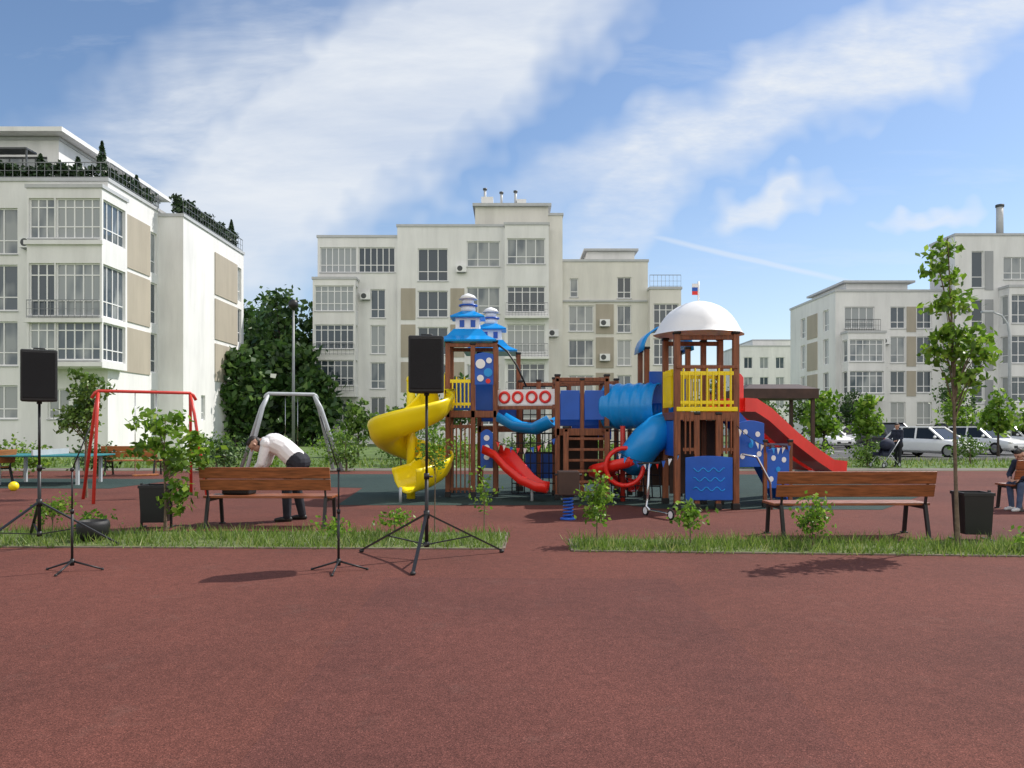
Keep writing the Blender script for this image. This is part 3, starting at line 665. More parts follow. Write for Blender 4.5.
def disc(par,c,nrm,r,t,mat,name='emblem',n=20,ring=0):
    c=Vector(c);nrm=Vector(nrm).normalized();b=MB(po)
    if ring:
        a=nrm.orthogonal().normalized();e=nrm.cross(a);b.tube([c+(a*math.cos(q)+e*math.sin(q))*r for q in [2*math.pi*i/20 for i in range(20)]],ring,mat,8,closed=True)
    else: b.cyl(c,c+nrm*t,r,mat,n)
    return b.make(name,par)
def net(p00,p10,p01,p11,nu,nv,name='climbing_net',par=None):
    b=MB(po);p00,p10,p01,p11=map(Vector,(p00,p10,p01,p11))
    P=lambda s,t:(p00.lerp(p10,s)).lerp(p01.lerp(p11,s),t)
    for i in range(nu+1): b.tube([P(i/nu,0),P(i/nu,1)],.012,'rope',6)
    for j in range(nv+1): b.tube([P(0,j/nv),P(1,j/nv)],.012,'rope',6)
    return b.make(name,par or PG)
def arcprof(r,a0,a1,n=10,cz=0): return [(r*math.cos(math.radians(a0+(a1-a0)*i/n)),cz+r*math.sin(math.radians(a0+(a1-a0)*i/n))) for i in range(n+1)]
# left tower
L=deck(-1.35,-.35,16.4,17.4,1.82)
posts(L,[(-1.35,16.4),(-.35,16.4),(-1.35,17.4),(-.35,17.4)],3.25)
L2=deck(-.75,.15,18.0,18.9,1.5)
posts(L2,[(-.75,18.0),(.15,18.0),(-.75,18.9),(.15,18.9)],3.15)
posts(L,[(-.82,16.4)],3.2)
for y in(16.4,17.4): beam(L,(-1.4,y,3.2),(-.3,y,3.2))
def turret(par,x,y,z,sc=1.0):
    b=MB(po);q=math.pi/4
    b.lathe([(.88*sc,z),(.90*sc,z+.04),(.62*sc,z+.14),(.42*sc,z+.30)],(x,y,0),'lightblue',4,q,False);b.make('roof',par)
    b=MB(po);b.lathe([(.37*sc,z+.301),(.37*sc,z+.54)],(x,y,0),'whitep',4,q,False)
    for sx in(-.12,.12): b.box(x+sx*sc-.05,x+sx*sc+.05,y-.275*sc,y-.2*sc,z+.34,z+.49,'blue')
    b.make('cupola',par)
    b=MB(po);b.lathe([(.52*sc,z+.541),(.53*sc,z+.57),(.3*sc,z+.66),(.2*sc,z+.70)],(x,y,0),'lightblue',4,q,False)
    b.make('cupola_roof',par)
    b=MB(po);b.lathe([(.16*sc,z+.70),(.16*sc,z+.82)],(x,y,0),'whitep',12);b.lathe([(.21*sc,z+.82),(.21*sc,z+.85)],(x,y,0),'blue',12);b.lathe([(.13*sc,z+.85),(.13*sc,z+.97)],(x,y,0),'whitep',12);b.lathe([(.21*sc,z+.97),(.14*sc,z+1.05),(.02,z+1.10)],(x,y,0),'whitep',12);b.make('lantern',par)
turret(L,-.95,16.9,3.27,.98)
turret(L2,-.5,18.4,3.2,.98)
slats(L,(-1.37,16.38,0),(-.87,16.36,0),1.88,2.50,'yellow',6)
slats(L,(-1.40,17.3,0),(-1.40,16.95,0),1.88,2.5,'yellow',4)
plate(L,(-.78,16.33,0),(-.39,16.33,0),2.36,3.0,'blue',arch=.04)
for cx,cz,r,m in((-.66,2.80,.10,'whitep'),(-.5,2.62,.09,'lightblue'),(-.66,2.5,.07,'whitep'),(-.48,2.87,.06,'whitep'),(-.5,2.44,.05,'redp')): disc(L,(cx,16.31,cz),(0,-1,0),r,.012,m)
plate(L,(-.66,16.33,0),(-.40,16.33,0),.62,1.35,'blue',arch=.08)
for cz in(.85,1.05,1.25): disc(L,(-.53,16.31,cz),(0,-1,0),.06,.012,'whitep')
plate(L,(-1.3,17.43,0),(-.4,17.43,0),1.85,2.5,'blue')
slats(L,(-1.3,16.34,0),(-.85,16.34,0),.1,1.55,'post',5,w=.07)
plate(L2,(-.7,17.97,0),(.1,17.97,0),1.6,2.3,'blue')
b=MB(po);b.tube([(-.3,16.3,3.2),(-.1,16.2,3.05),(.1,16.15,2.75),(.3,16.1,2.3)],.02,'black',8);b.make('hand_rail',L)
# yellow spiral slide
cx,cy=-2.08,16.05;pth=[(-1.38,16.68,1.86),(-1.46,16.62,1.85)]
N=50
for i in range(N+1):
    t=i/N;a=math.radians(35-440*t);pth.append((cx+.50*math.cos(a),cy+.50*math.sin(a),1.84-1.5*t))
e=Vector(pth[-1]);d=(e-Vector(pth[-2]));d.z=0;d.normalize()
for k in(.15,.3,.5,.65): pth.append(tuple(e+d*k*.8+V(0,0,-.14*k)))
b=MB(po);prof=[(-.34,.42),(-.36,.36)]+arcprof(.33,180,360,10,.26)+[(.36,.36),(.34,.42)]
b.sweep(pth,prof,'yellow');SL=b.make('spiral_slide',PG,solid=.035,recalc=False,label='bright yellow spiral slide')
b=MB(po);b.cyl((cx,cy,0),(cx,cy,2.45),.09,'yellow',16);b.sph((cx,cy,2.45),.10,'yellow');b.make('slide_post',SL)
b=MB(po);b.cyl((cx-.1,cy-.8,0),(cx-.1,cy-.8,.3),.03,'greymetal');b.make('slide_support',SL)
plate(SL,(-1.42,16.35,0),(-1.42,16.95,0),2.0,2.55,'yellow',arch=.1)
# red slide from left tower
b=MB(po);pth=[(-.45,16.25,.95),(-.2,16.0,.85),(.0,15.75,.62),(.25,15.55,.38),(.5,15.45,.25),(.7,15.42,.22)]
b.sweep(pth,[(-.25,.16),(-.24,0),(-.1,-.03),(.1,-.03),(.24,0),(.25,.16)],'redp');SR=b.make('small_slide',PG,solid=.035,recalc=False,label='red curved children slide')
b=MB(po);b.cyl((.4,15.5,0),(.4,15.5,.26),.03,'greymetal');b.make('slide_support',SR)
# bridge
b=MB(po)
for i in range(13):
    t=(i+.5)/13;x=-.3+1.15*t;y=16.95-.45*t;b.bar((x,y-.42,1.62-.10*math.sin(math.pi*t)),(x,y+.42,1.62-.10*math.sin(math.pi*t)),.08,.05,'post')
BR=b.make('bridge',PG,bevel=.006)
for s in(-.45,.45):
    q0=V(-.33,17.0+s-.05,0);q1=V(.87,16.5+s-.05,0)
    d=(q1-q0).normalized();n=V(d.y,-d.x,0)
    b=MB(po);b.bar(q0+V(0,0,2.10),q1+V(0,0,2.10),.024,.32,'whitep')
    b.make('bridge_rail',BR,bevel=.005)
    b=MB(po);b.bar(q0+V(0,0,1.89),q1+V(0,0,1.89),.05,.06,'post');b.make('beam',BR)
    for t in(.15,.38,.62,.85):
        c=q0.lerp(q1,t)+V(0,0,2.1)-n*.02*(1 if s>0 else -1)
        disc(BR,c,n,.105,.02,'redp','lifebuoy',ring=.03)
b=MB(po);b.sweep([(-.25,16.4,1.7),(.1,16.3,1.5),(.5,16.15,1.45),(.85,16.0,1.62)],arcprof(.32,200,340,8,.2),'lightblue');b.make('trough',PG,solid=.03,recalc=False)
# centre tower
Cn=deck(.92,1.92,15.8,16.8,1.45)
posts(Cn,[(.92,15.8),(1.92,15.8),(.92,16.8),(1.92,16.8)],2.5)
posts(Cn,[(1.05,15.2),(1.85,15.2)],1.45);posts(Cn,[(1.42,15.8)],2.42,.08);posts(Cn,[(.6,17.6),(1.3,17.8),(2.3,17.2),(.2,17.9)],2.5);posts(Cn,[(2.3,16.2),(2.55,16.9)],1.6,.09)
beam(Cn,(.87,15.8,2.44),(1.97,15.8,2.44));beam(Cn,(.92,15.75,2.43),(.92,16.85,2.43));beam(Cn,(1.92,15.75,2.43),(1.92,16.85,2.43));beam(Cn,(.87,16.8,2.44),(1.97,16.8,2.44));beam(Cn,(.2,17.9,2.45),(1.3,17.8,2.45));beam(Cn,(1.3,17.8,2.45),(2.3,17.2,2.45));beam(Cn,(.2,17.9,1.6),(1.3,17.8,1.6))
plate(Cn,(.98,15.77,0),(1.37,15.77,0),1.62,2.22,'blue');plate(Cn,(1.47,15.77,0),(1.86,15.77,0),1.62,2.22,'blue')
plate(Cn,(.98,16.83,0),(1.86,16.83,0),1.5,2.2,'blue');plate(Cn,(1.36,17.8,0),(2.2,17.28,0),1.2,2.0,'blue');plate(Cn,(.3,17.86,0),(1.2,17.78,0),.3,.9,'blue')
b=MB(po)
for i in range(6):
    z=.2+i*.21;b.bar((1.0,15.25,z),(1.9,15.25,z),.05,.05,'post')
b.bar((1.05,15.15,1.42),(1.05,15.8,1.42),.07,.07,'post');b.bar((1.85,15.15,1.42),(1.85,15.8,1.42),.07,.07,'post');b.make('ladder',Cn,bevel=.006)
plate(Cn,(.96,15.86,0),(.96,16.7,0),.3,1.2,'darkbrown');plate(Cn,(1.0,16.76,0),(1.85,16.76,0),.25,1.3,'darkbrown')
net((0,16.2,.1),(.9,16.2,.1),(0,16.35,1.35),(.9,16.35,1.35),7,6)
net((.25,17.85,.9),(1.25,17.75,.9),(.25,17.85,2.4),(1.25,17.75,2.4),6,7,par=Cn)
net((1.98,15.5,.1),(2.9,15.2,.1),(1.98,15.9,1.4),(2.9,15.6,1.4),6,6,par=Cn)
# tunnel
a0=V(1.98,16.15,1.9);a1=V(2.95,15.6,1.9);b=MB(po);pp=[];rr=[]
for i in range(41):
    t=i/40;pp.append(a0.lerp(a1,t));rr.append(.44+(.022 if (i%8)<3 else 0))
b.tube(pp,rr,'lightblue',28,caps=False);b.make('tunnel',PG,solid=.02,recalc=False)
b=MB(po);b.tube([(3.0,15.2,1.45),(2.8,15.0,1.38),(2.6,14.95,1.22),(2.45,15.05,1.0),(2.35,15.3,.8)],.32,'lightblue',20,caps=False);b.make('tube_slide',PG,solid=.02,recalc=False)
b=MB(po);pth=[]
for i in range(24):
    t=i/23;a=math.radians(20-330*t);pth.append((2.2+.42*math.cos(a),15.5+.42*math.sin(a),1.0-.8*t))
b.sweep(pth,[(-.24,.17),(-.24,.02),(-.1,-.03),(.1,-.03),(.24,.02),(.24,.17)],'redp');RS=b.make('spiral_slide',PG,solid=.03,recalc=False,label='small red spiral slide')
b=MB(po);b.cyl((2.2,15.5,0),(2.2,15.5,1.5),.05,'redmetal');b.make('slide_post',RS)
disc(RS,(2.15,14.9,.72),(0,-1,0),.36,.03,'redp','ring',ring=.045)
# right tower
R=deck(2.95,4.0,13.95,15.0,1.75)
posts(R,[(2.95,13.95),(4.0,13.95),(2.95,15.0),(4.0,15.0)],3.14,.11)
posts(R,[(3.3,13.93),(3.68,13.93)],1.7,.09);posts(R,[(3.68,15.0)],3.1,.1)
slats(R,(3.0,13.9,0),(3.95,13.9,0),1.84,2.5,'yellow',9,w=.062)
slats(R,(3.0,15.04,0),(3.95,15.04,0),1.84,2.5,'yellow',9,w=.062)
slats(R,(2.9,14.1,0),(2.9,14.9,0),1.84,2.5,'yellow',7,w=.055)
beam(R,(2.93,13.9,1.80),(4.02,13.9,1.80),.05,.08,'yellow');beam(R,(2.93,13.9,2.55),(4.02,13.9,2.55),.06,.06)
beam(R,(2.95,13.95,3.08),(4.0,13.95,3.08));beam(R,(2.95,15,3.08),(4.0,15,3.08))
plate(R,(3.08,13.86,0),(3.92,13.86,0),.18,.94,'blue',arch=.03)
for j,z in enumerate((.38,.55,.72)):
    b=MB(po);b.tube([(3.22+.56*i/20,13.845,z+.035*math.sin(i*.95+j)) for i in range(21)],.010,'lightblue',6);b.make('wave_emblem',R)
plate(R,(3.02,14.98,0),(3.94,14.98,0),.2,1.6,'darkbrown');plate(R,(2.93,14.05,0),(2.93,14.9,0),.95,1.6,'blue')
slats(R,(3.05,13.92,0),(3.3,13.92,0),1.0,1.68,'post',3,w=.06);slats(R,(3.7,13.92,0),(3.95,13.92,0),1.0,1.68,'post',3,w=.06)
R2=deck(2.72,3.55,15.75,16.55,1.5)
posts(R2,[(2.72,15.75),(3.55,15.75),(2.72,16.55),(3.55,16.55)],3.05)
posts(R2,[(4.3,16.2),(4.3,17.0)],2.2)
plate(R2,(2.76,15.7,0),(3.5,15.7,0),1.95,2.6,'blue');plate(R2,(3.6,15.8,0),(3.6,16.5,0),1.6,2.3,'blue');plate(R2,(2.8,16.6,0),(3.5,16.6,0),1.6,2.4,'lightblue')
plate(R2,(2.78,15.72,0),(3.5,15.72,0),.3,1.3,'darkbrown')
b=MB(po);b.sweep([(3.13,15.6,3.02),(3.13,16.7,3.02)],arcprof(.50,0,180,12,0),'lightblue');b.make('barrel_roof',R2,solid=.03,recalc=False)
# canopy: thin sail-like dome with a crisp flared edge
b=MB(po);n=8*6;vs=[];fs=[]
prof=[(.845,-.015),(.80,.035),(.755,.11),(.70,.21),(.62,.32),(.52,.42),(.40,.50),(.27,.56),(.13,.60),(.0,.615)]
for (r,z) in prof:
    for k in range(n):
        a=2*math.pi*k/n;fl=1-.035*abs(math.sin(4*a))**.7*(r/.845)
        vs.append((3.46+r*fl*math.cos(a),14.47+r*fl*math.sin(a),3.20+z))
for j in range(len(prof)-1):
    for k in range(n): fs.append((j*n+k,j*n+(k+1)%n,(j+1)*n+(k+1)%n,(j+1)*n+k))
b.add(vs,fs,'whitep',True);DM=b.make('canopy',R,recalc=False,label='thin white domed sail-like canopy')
b=MB(po);b.cyl((3.46,14.47,3.78),(3.46,14.47,4.18),.018,'whitep',8);b.make('flag_pole',DM)
b=MB(po);
for k,m in enumerate(('whitep','blue','redp')): b.box(3.34,3.455,14.465,14.475,4.14-.07*k-.068,4.14-.07*k,m)
b.make('flag',DM)
# red double slide: two separate narrow chutes
pth=[(4.0,14.75,1.78),(4.25,14.95,1.78),(4.6,15.25,1.62),(5.3,15.85,1.17),(6.0,16.45,.78),(6.5,16.9,.55),(6.95,17.25,.50)]
b=MB(po);b.sweep(pth,[(-.46,.24),(-.46,0),(-.08,0),(-.08,.24)],'redp',False);WS=b.make('slide_chute',PG,solid=.04,recalc=False,label='bright red narrow slide chute')
b=MB(po);b.sweep(pth,[(.08,.24),(.08,0),(.46,0),(.46,.24)],'redp',False);b.make('slide_chute',PG,solid=.04,recalc=False,label='bright red narrow slide chute')
for p in((5.3,15.85,1.13),(6.5,16.9,.51)):
    b=MB(po);b.cyl((p[0],p[1],0),(p[0],p[1],p[2]),.035,'greymetal');b.bar((p[0]-.28,p[1]+.24,p[2]),(p[0]+.28,p[1]-.24,p[2]),.05,.04,'greymetal');b.make('slide_support',WS)
plate(WS,(4.05,14.3,0),(4.3,14.5,0),1.75,2.4,'redp',arch=.08)
# blue side panel with light spots next to the slide
for (x0,y0,x1,y1,z0,z1) in((4.06,14.12,4.62,14.30,.75,1.55),(4.66,14.32,5.15,14.5,.35,1.05)):
    P_=plate(R,(x0,y0,0),(x1,y1,0),z0,z1,'blue',arch=.05);d=V(x1-x0,y1-y0,0).normalized();nn=V(d.y,-d.x,0)
    for (s,t) in((.2,.25),(.5,.5),(.8,.3),(.3,.8),(.75,.75)):
        c=V(x0,y0,0).lerp(V(x1,y1,0),s)+V(0,0,z0+(z1-z0)*t)+nn*.014;disc(R,c,nn,.05,.008,'whitep' if t!=.5 else 'lightblue')
posts(R,[(4.64,14.31),(5.18,14.52)],1.2,.07)
b=MB(po);b.sweep([(4.02,14.55,1.65),(4.5,14.75,1.15),(5.15,15.05,.1)],[(-.22,.14),(-.22,0),(.22,0),(.22,.14)],'blue',False);CR=b.make('climbing_ramp',PG,solid=.03,recalc=False)
for i in range(5):
    t=(i+.7)/5.5;c=V(4.05,14.56,1.66).lerp(V(5.1,15.03,.15),t);s=.1*(-1)**i
    b=MB(po);b.sph(c+V(-.3*s,.6*s,.05),.05,('whitep','yellow','redp')[i%3],8,6);b.make('climbing_hold',CR)
b=MB(po);b.tube([(4.1,13.9,1.0),(4.35,13.85,.95),(4.6,13.9,.5),(4.65,13.95,0)],.022,'chrome',8);b.make('hand_rail',R)
# bunting strings
def bunting(p0,p1,sag,n,cols):
    p0=Vector(p0);p1=Vector(p1)
    T=thing('bunting','string of small coloured flags tied between play posts','bunting',tuple(p0),group='strings of small flags')
    b=MB(p0);pp=[p0.lerp(p1,i/20)+V(0,0,-4*sag*(i/20)*(1-i/20)) for i in range(21)];b.tube(pp,.006,'rope',5);b.make('string',T)
    d=(p1-p0).normalized()
    for i in range(n):
        t=(i+.6)/n;c=p0.lerp(p1,t)+V(0,0,-4*sag*t*(1-t));b=MB(p0);tw=V(random.uniform(-.03,.03),random.uniform(-.03,.03),0)
        b.add([c-d*.045,c+d*.045,c+V(0,0,-.13)+tw],[(0,1,2)],cols[i%len(cols)]);b.make('flag',T,recalc=False)
bunting((1.90,15.10,1.1),(2.98,13.86,1.0),.22,11,['blue','whitep','lightblue','redp'])
bunting((.92,15.72,1.3),(-.35,16.3,1.2),.2,9,['blue','whitep','redp'])
bunting((4.0,13.86,1.5),(5.18,14.48,1.15),.18,10,['whitep','blue','lightblue','whitep'])
# ------------------------------------------------------------ spring rocker & scooter
T=thing('spring_rocker','small wooden spring rocker on a blue coil spring','spring rocker',(.90,12.5,0))
b=MB();b.lathe([(.13,0),(.13,.03),(.1,.04)],(0,0,0),'blue',16)
b.tube([(.075*math.cos(i*.5),.075*math.sin(i*.5),.04+i*.0042) for i in range(76)],.014,'blue',8);b.make('spring',T)
b=MB();b.box(-.10,.10,-.05,.05,.36,.42,'black');b.box(-.17,.17,-.16,-.13,.4,.78,'darkbrown');b.box(-.17,.17,.13,.16,.4,.78,'darkbrown');b.box(-.14,.14,-.13,.13,.5,.54,'post');b.make('body',T,bevel=.02)
b=MB();b.tube([(-.22,0,.72),(.22,0,.72)],.016,'black',8);b.make('handle',T)
T=thing('kick_scooter','silver kick scooter standing on the play surface','scooter',(2.38,12.75,0),115)
b=MB();b.box(-.3,.22,-.06,.06,.09,.115,'chrome');b.make('deck',T,bevel=.008)
b=MB();b.tube([(.22,0,.1),(.32,0,.16),(.28,0,.35),(.24,0,.88)],.018,'chrome',10);b.make('stem',T)
b=MB();b.tube([(.24,-.22,.88),(.24,.22,.88)],.016,'blackplastic',10);b.make('handlebar',T)
for x in(.34,-.36):
    b=MB();b.tube([(x+.07*math.cos(a),0,.085+.07*math.sin(a)) for a in [i*.3927 for i in range(16)]],.018,'tyre',8,closed=True);b.cyl((x,-.012,.085),(x,.012,.085),.06,'whitep',14);b.make('wheel',T)
# ------------------------------------------------------------ cars
def car(x,y,rot,paint,label,suv=0):
    T=thing('parked_car',label,'car',(x,y,0),rot,'cars parked on the asphalt')
    zb=.88+.12*suv;zr=1.46+.22*suv;b=MB()
    st=[(2.12,.70,.34,.62),(2.0,.80,.26,.70),(1.5,.86,.22,.80+.1*suv),(.95,.88,.22,zb),(0,.88,.22,zb+.02),(-1.2,.88,.22,zb+.04),(-1.85,.85,.24,zb+.04),(-2.1,.78,.32,zb-.02)]
    vs=[];n=8
    for (u,w,z0,z1) in st:
        for (yy,zz) in[(-.8*w,z0),(-w,z0+.12),(-w,z1-.16),(-.88*w,z1),(.88*w,z1),(w,z1-.16),(w,z0+.12),(.8*w,z0)]: vs.append((u,yy,zz))
    fs=[(i*n+k,i*n+(k+1)%n,(i+1)*n+(k+1)%n,(i+1)*n+k) for i in range(len(st)-1) for k in range(n)]+[tuple(range(n)),tuple(range(len(vs)-n,len(vs)))[::-1]]
    b.add(vs,fs,paint,True)
    b.make('body',T,bevel=.03)
    rb=-1.5-.3*suv
    lo=[(1.05,-.78,zb-.02),(1.05,.78,zb-.02),(-1.95,.76,zb),(-1.95,-.76,zb)];hi=[(.25,-.6,zr-.05),(.25,.6,zr-.05),(rb,.58,zr-.06),(rb,-.58,zr-.06)]
    b=MB();b.add(lo+hi,[(0,1,5,4),(1,2,6,5),(2,3,7,6),(3,0,4,7),(4,5,6,7)],'carglass');b.make('window',T,bevel=.02)
    b=MB();b.box(rb-.04,.29,-.62,.62,zr-.055,zr+.01,paint)
    for i in range(4):
        b.bar(lo[i],hi[i],.11,.08,paint)
    for s in(-1,1):
        b.bar((-.35,s*.785,zb),(-.4,s*.6,zr-.03),.09,.04,paint);b.bar((-1.2,s*.785,zb),(-1.15,s*.6,zr-.03),.12,.04,paint)
    b.make('roof',T,bevel=.025)
    for u in(1.35,-1.3):
        for s in(-1,1):
            W_=MB();W_.lathe([(.2,-.1),(.31,-.1),(.33,-.06),(.33,.06),(.31,.1),(.2,.1)],(0,0,0),'tyre',20)
            w=W_.make('wheel',T);w.location=(u,s*.79,.33);w.rotation_euler=(math.pi/2,0,0)
            q=MB();q.lathe([(.205,-.105),(.19,-.108),(.05,-.09),(.02,-.11)],(0,0,0),'rim',20);q.make('rim',w)
            q=MB();q.lathe([(.02,.11),(.05,.09),(.19,.108),(.205,.105)],(0,0,0),'rim',20);q.make('rim',w)
    for s in(-1,1):
        b=MB();b.sph((2.0,s*.6,.64),(.12,.16,.07),'lamp',10,6);b.make('headlight',T)
        b=MB();b.sph((-2.04,s*.66,.78),(.07,.12,.12),'taillamp',10,6);b.make('tail_light',T)
    b=MB();b.box(2.07,2.14,-.5,.5,.36,.5,'black');b.box(2.13,2.15,-.26,.26,.4,.5,'frame');b.make('grille',T,bevel=.01)
    for s in(-1,1):
        b=MB();b.sph((.75,s*.93,.98+.08*suv),(.07,.1,.07),paint,10,6);b.make('mirror',T)
car(20.2,37.5,-62,'carwhite','white hatchback car parked facing the playground')
car(20.6,42.5,-85,'cardark','dark blue sport utility car parked in a bay',1)
car(20.9,52,-80,'carwhite','white sedan car parked among young trees')
car(25.2,41.8,-68,'carwhite','white hatchback car parked near a street lamp')
car(31.2,48.0,-75,'carwhite','white car parked at the end of row')
car(25.9,49.5,-85,'cargrey','silver car parked behind other cars')
car(30.0,54,180,'cardark','dark car parked near the building',1)
car(23.6,55,170,'carwhite','white car standing on the far lane')
# ------------------------------------------------------------ people
def person(name,label,loc,J,cl,rot=0,scale=1,hair=1,bulk=1.0):
    T=thing(name,label,'person',loc,rot,scale=scale)
    caps=[]
    def cap(a,b_,r0,r1,m): caps.append((Vector(a),Vector(b_),r0,r1,m))
    g=lambda k:Vector(J[k])
    top,leg,sk=cl['top'],cl['leg'],'skin'
    pel,ch,nk,hd=g('pelvis'),g('chest'),g('neck'),g('head')
    side=(g('shL')-g('shR')).normalized();k_=bulk
    mid=(pel+ch)/2+Vector(J.get('arch',(0,0,0)))
    for s in(-1,1):
        cap(pel+side*s*.07,mid+side*s*.06,.125*k_,.122*k_,top); cap(mid+side*s*.06,ch+side*s*.08,.122*k_,.125*k_,top)
        cap(pel+side*s*.08,pel+side*s*.085-(ch-pel).normalized()*.07,.125*k_,.125*k_,leg)
    cap(ch+side*.08,nk,.10*k_,.06,top);cap(ch-side*.08,nk,.10*k_,.06,top)
    cap(g('shL'),g('shR'),.078*k_,.078*k_,top)
    cap(nk,hd-(hd-nk)*.35,.055,.052,sk)
    f=Vector(J['face']).normalized();up=(hd-nk).normalized();up=(up-f*up.dot(f)).normalized();rt=f.cross(up)
    cap(hd+up*.025-f*.02,hd+up*.02+f*.02,.088,.08,sk);cap(hd-up*.05+f*.02,hd-up*.075+f*.045,.062,.04,sk)
    cap(hd+f*.088+up*.015,hd+f*.112-up*.018,.010,.015,sk)
    cap(hd+f*.086-up*.052-rt*.02,hd+f*.086-up*.052+rt*.02,.009,.009,'lip')
    for s in(-1,1):
        cap(hd+rt*s*.083+up*.01,hd+rt*s*.088-up*.025,.018,.013,sk)
        cap(hd+f*.083+rt*s*.032+up*.018,hd+f*.085+rt*s*.034+up*.018,.011,.011,'eye')
    cap(hd+up*.055-f*.03,hd+up*.06+f*.015,.082,.072,'hair');cap(hd-f*.045+up*.01,hd-f*.05-up*.03*hair,.076,.065,'hair')
    for S_ in('L','R'):
        sh,el,wr=g('sh'+S_),g('el'+S_),g('wr'+S_);hp,kn,an=g('hip'+S_),g('kn'+S_),g('an'+S_)
        cap(sh,el,.066*k_,.052*k_,top);cap(el,el.lerp(wr,.85),.052*k_,.042,top);cap(el,wr,.043,.029,sk)
        hdv=Vector(J['hand'+S_]).normalized();pn=Vector(J.get('palm'+S_,(0,0,-1)));ac=hdv.cross(pn).normalized()
        for k in(-1,0,1): cap(wr+ac*k*.012,wr+hdv*.085+ac*k*.026,.017,.014,sk)
        for k,ln in((-1.5,.058),(-.5,.072),(.5,.078),(1.5,.066)):
            p=wr+hdv*.088+ac*k*.021;q=p+hdv*ln*.55+pn*.006;r=q+hdv*ln*.45*.8+pn*.022
            cap(p,q,.0095,.0085,sk);cap(q,r,.0085,.007,sk)
        th=wr+hdv*.03+ac*.03;cap(th,th+hdv*.035+ac*.03+pn*.012,.0125,.010,sk);cap(th+hdv*.035+ac*.03+pn*.012,th+hdv*.065+ac*.035+pn*.02,.010,.008,sk)
        cap(hp,kn,.095*k_,.065*k_,leg);cap(kn,an,.065*k_,.05*k_,leg)
        ft=Vector(J['foot'+S_]).normalized();sm=cl.get('shoe','shoe')
        base=V(an.x,an.y,an.z-.05) 
        cap(base-ft*.04,base+ft*.09,.042,.038,sm);cap(base+ft*.09,base+ft*.17+V(0,0,-.008),.040,.030,sm);cap(an,base,.045,.045,sm)
    b=MB()
    for (p,q,r0,r1,m) in caps:
        b.tube([p,q+(V(0,0,1e-4) if (q-p).length<1e-4 else V(0,0,0))],[r0,r1],'skin',12);b.sph(p,r0,'skin',12,8);b.sph(q,r1,'skin',12,8)
    o=b.make('tmp',recalc=False)
    r=o.modifiers.new('r','REMESH');r.mode='VOXEL';r.voxel_size=.0065
    s=o.modifiers.new('s','SMOOTH');s.factor=.5;s.iterations=2
    dg=bpy.context.evaluated_depsgraph_get();dg.update();me=bpy.data.meshes.new_from_object(o.evaluated_get(dg))
    bpy.data.objects.remove(o)
    me.materials.clear();keys=[]
    for c in caps:
        if c[4] not in keys:keys.append(c[4])
    for k in keys: me.materials.append(M[k])
    nf=len(me.polygons);ce=np.empty(nf*3);me.polygons.foreach_get('center',ce);ce=ce.reshape(-1,3)
    best=np.full(nf,1e9);mi=np.zeros(nf,dtype=np.int32)
    for (p,q,r0,r1,m) in caps:
        p_=np.array(p);d=np.array(q-p);L_=max(1e-9,(d@d));t=np.clip(((ce-p_)@d)/L_,0,1)
        dist=np.linalg.norm(ce-(p_+t[:,None]*d),axis=1)-(r0+(r1-r0)*t)
        if m in('eye','lip'): dist-=.003
        k=dist<best;best[k]=dist[k];mi[k]=keys.index(m)
    me.polygons.foreach_set('material_index',mi);me.polygons.foreach_set('use_smooth',np.ones(nf,dtype=bool))
    o=bpy.data.objects.new('body',me);COL.objects.link(o);o.parent=T
    return T
person('person','person in white shirt and dark trousers bending over a bench',(-3.50,12.35,0),dict(
 pelvis=(0.08,.0,.97),chest=(-.26,-.02,1.23),neck=(-.41,-.03,1.27),head=(-.55,-.06,1.21),face=(-.55,-.15,-.85),arch=(-.02,0,.05),
 shL=(-.33,-.20,1.22),shR=(-.33,.18,1.22),elL=(-.40,-.24,.92),elR=(-.42,.18,.92),wrL=(-.58,-.16,.72),wrR=(-.60,.10,.72),
 handL=(-.5,.1,-.8),handR=(-.5,-.1,-.8),palmL=(-.3,.9,0),palmR=(-.3,-.9,0),
 hipL=(.08,-.09,.90),hipR=(.08,.09,.90),knL=(-.03,-.12,.49),knR=(.06,.12,.49),anL=(-.02,-.14,.09),anR=(.14,.14,.09),footL=(-1,-.1,0),footR=(-1,.1,0)),
 dict(top='shirt',leg='trousers'),bulk=1.25)
T=thing('equipment_bag','black equipment bag lying on the bench seat','bag',(-4.12,11.78,.472),-8)
b=MB();b.box(-.22,.22,-.13,.13,0,.16,'blackplastic');b.make('case',T,bevel=.03,seg=3)
b=MB();b.tube([(-.08,0,.155),(-.07,0,.2),(.07,0,.2),(.08,0,.155)],.012,'black',8);b.make('handle',T)
person('person','person in dark jacket and jeans seated on a bench leaning forward',(9.25,13.9,0),dict(
 pelvis=(0.05,0,.56),chest=(-.16,0,.90),neck=(-.25,0,1.02),head=(-.33,0,1.12),face=(-.9,0,-.45),
 shL=(-.2,-.18,.96),shR=(-.2,.18,.96),elL=(-.30,-.24,.72),elR=(-.30,.24,.72),wrL=(-.46,-.10,.66),wrR=(-.46,.10,.66),
 handL=(-.8,.4,-.2),handR=(-.8,-.4,-.2),palmL=(0,.6,-.6),palmR=(0,-.6,-.6),
 hipL=(.02,-.10,.53),hipR=(.02,.10,.53),knL=(-.44,-.12,.52),knR=(-.42,.14,.52),anL=(-.50,-.12,.09),anR=(-.36,.14,.09),footL=(-1,0,0),footR=(-1,0,0)),
 dict(top='navy',leg='jeans',shoe='shoew'),rot=20,scale=.88)
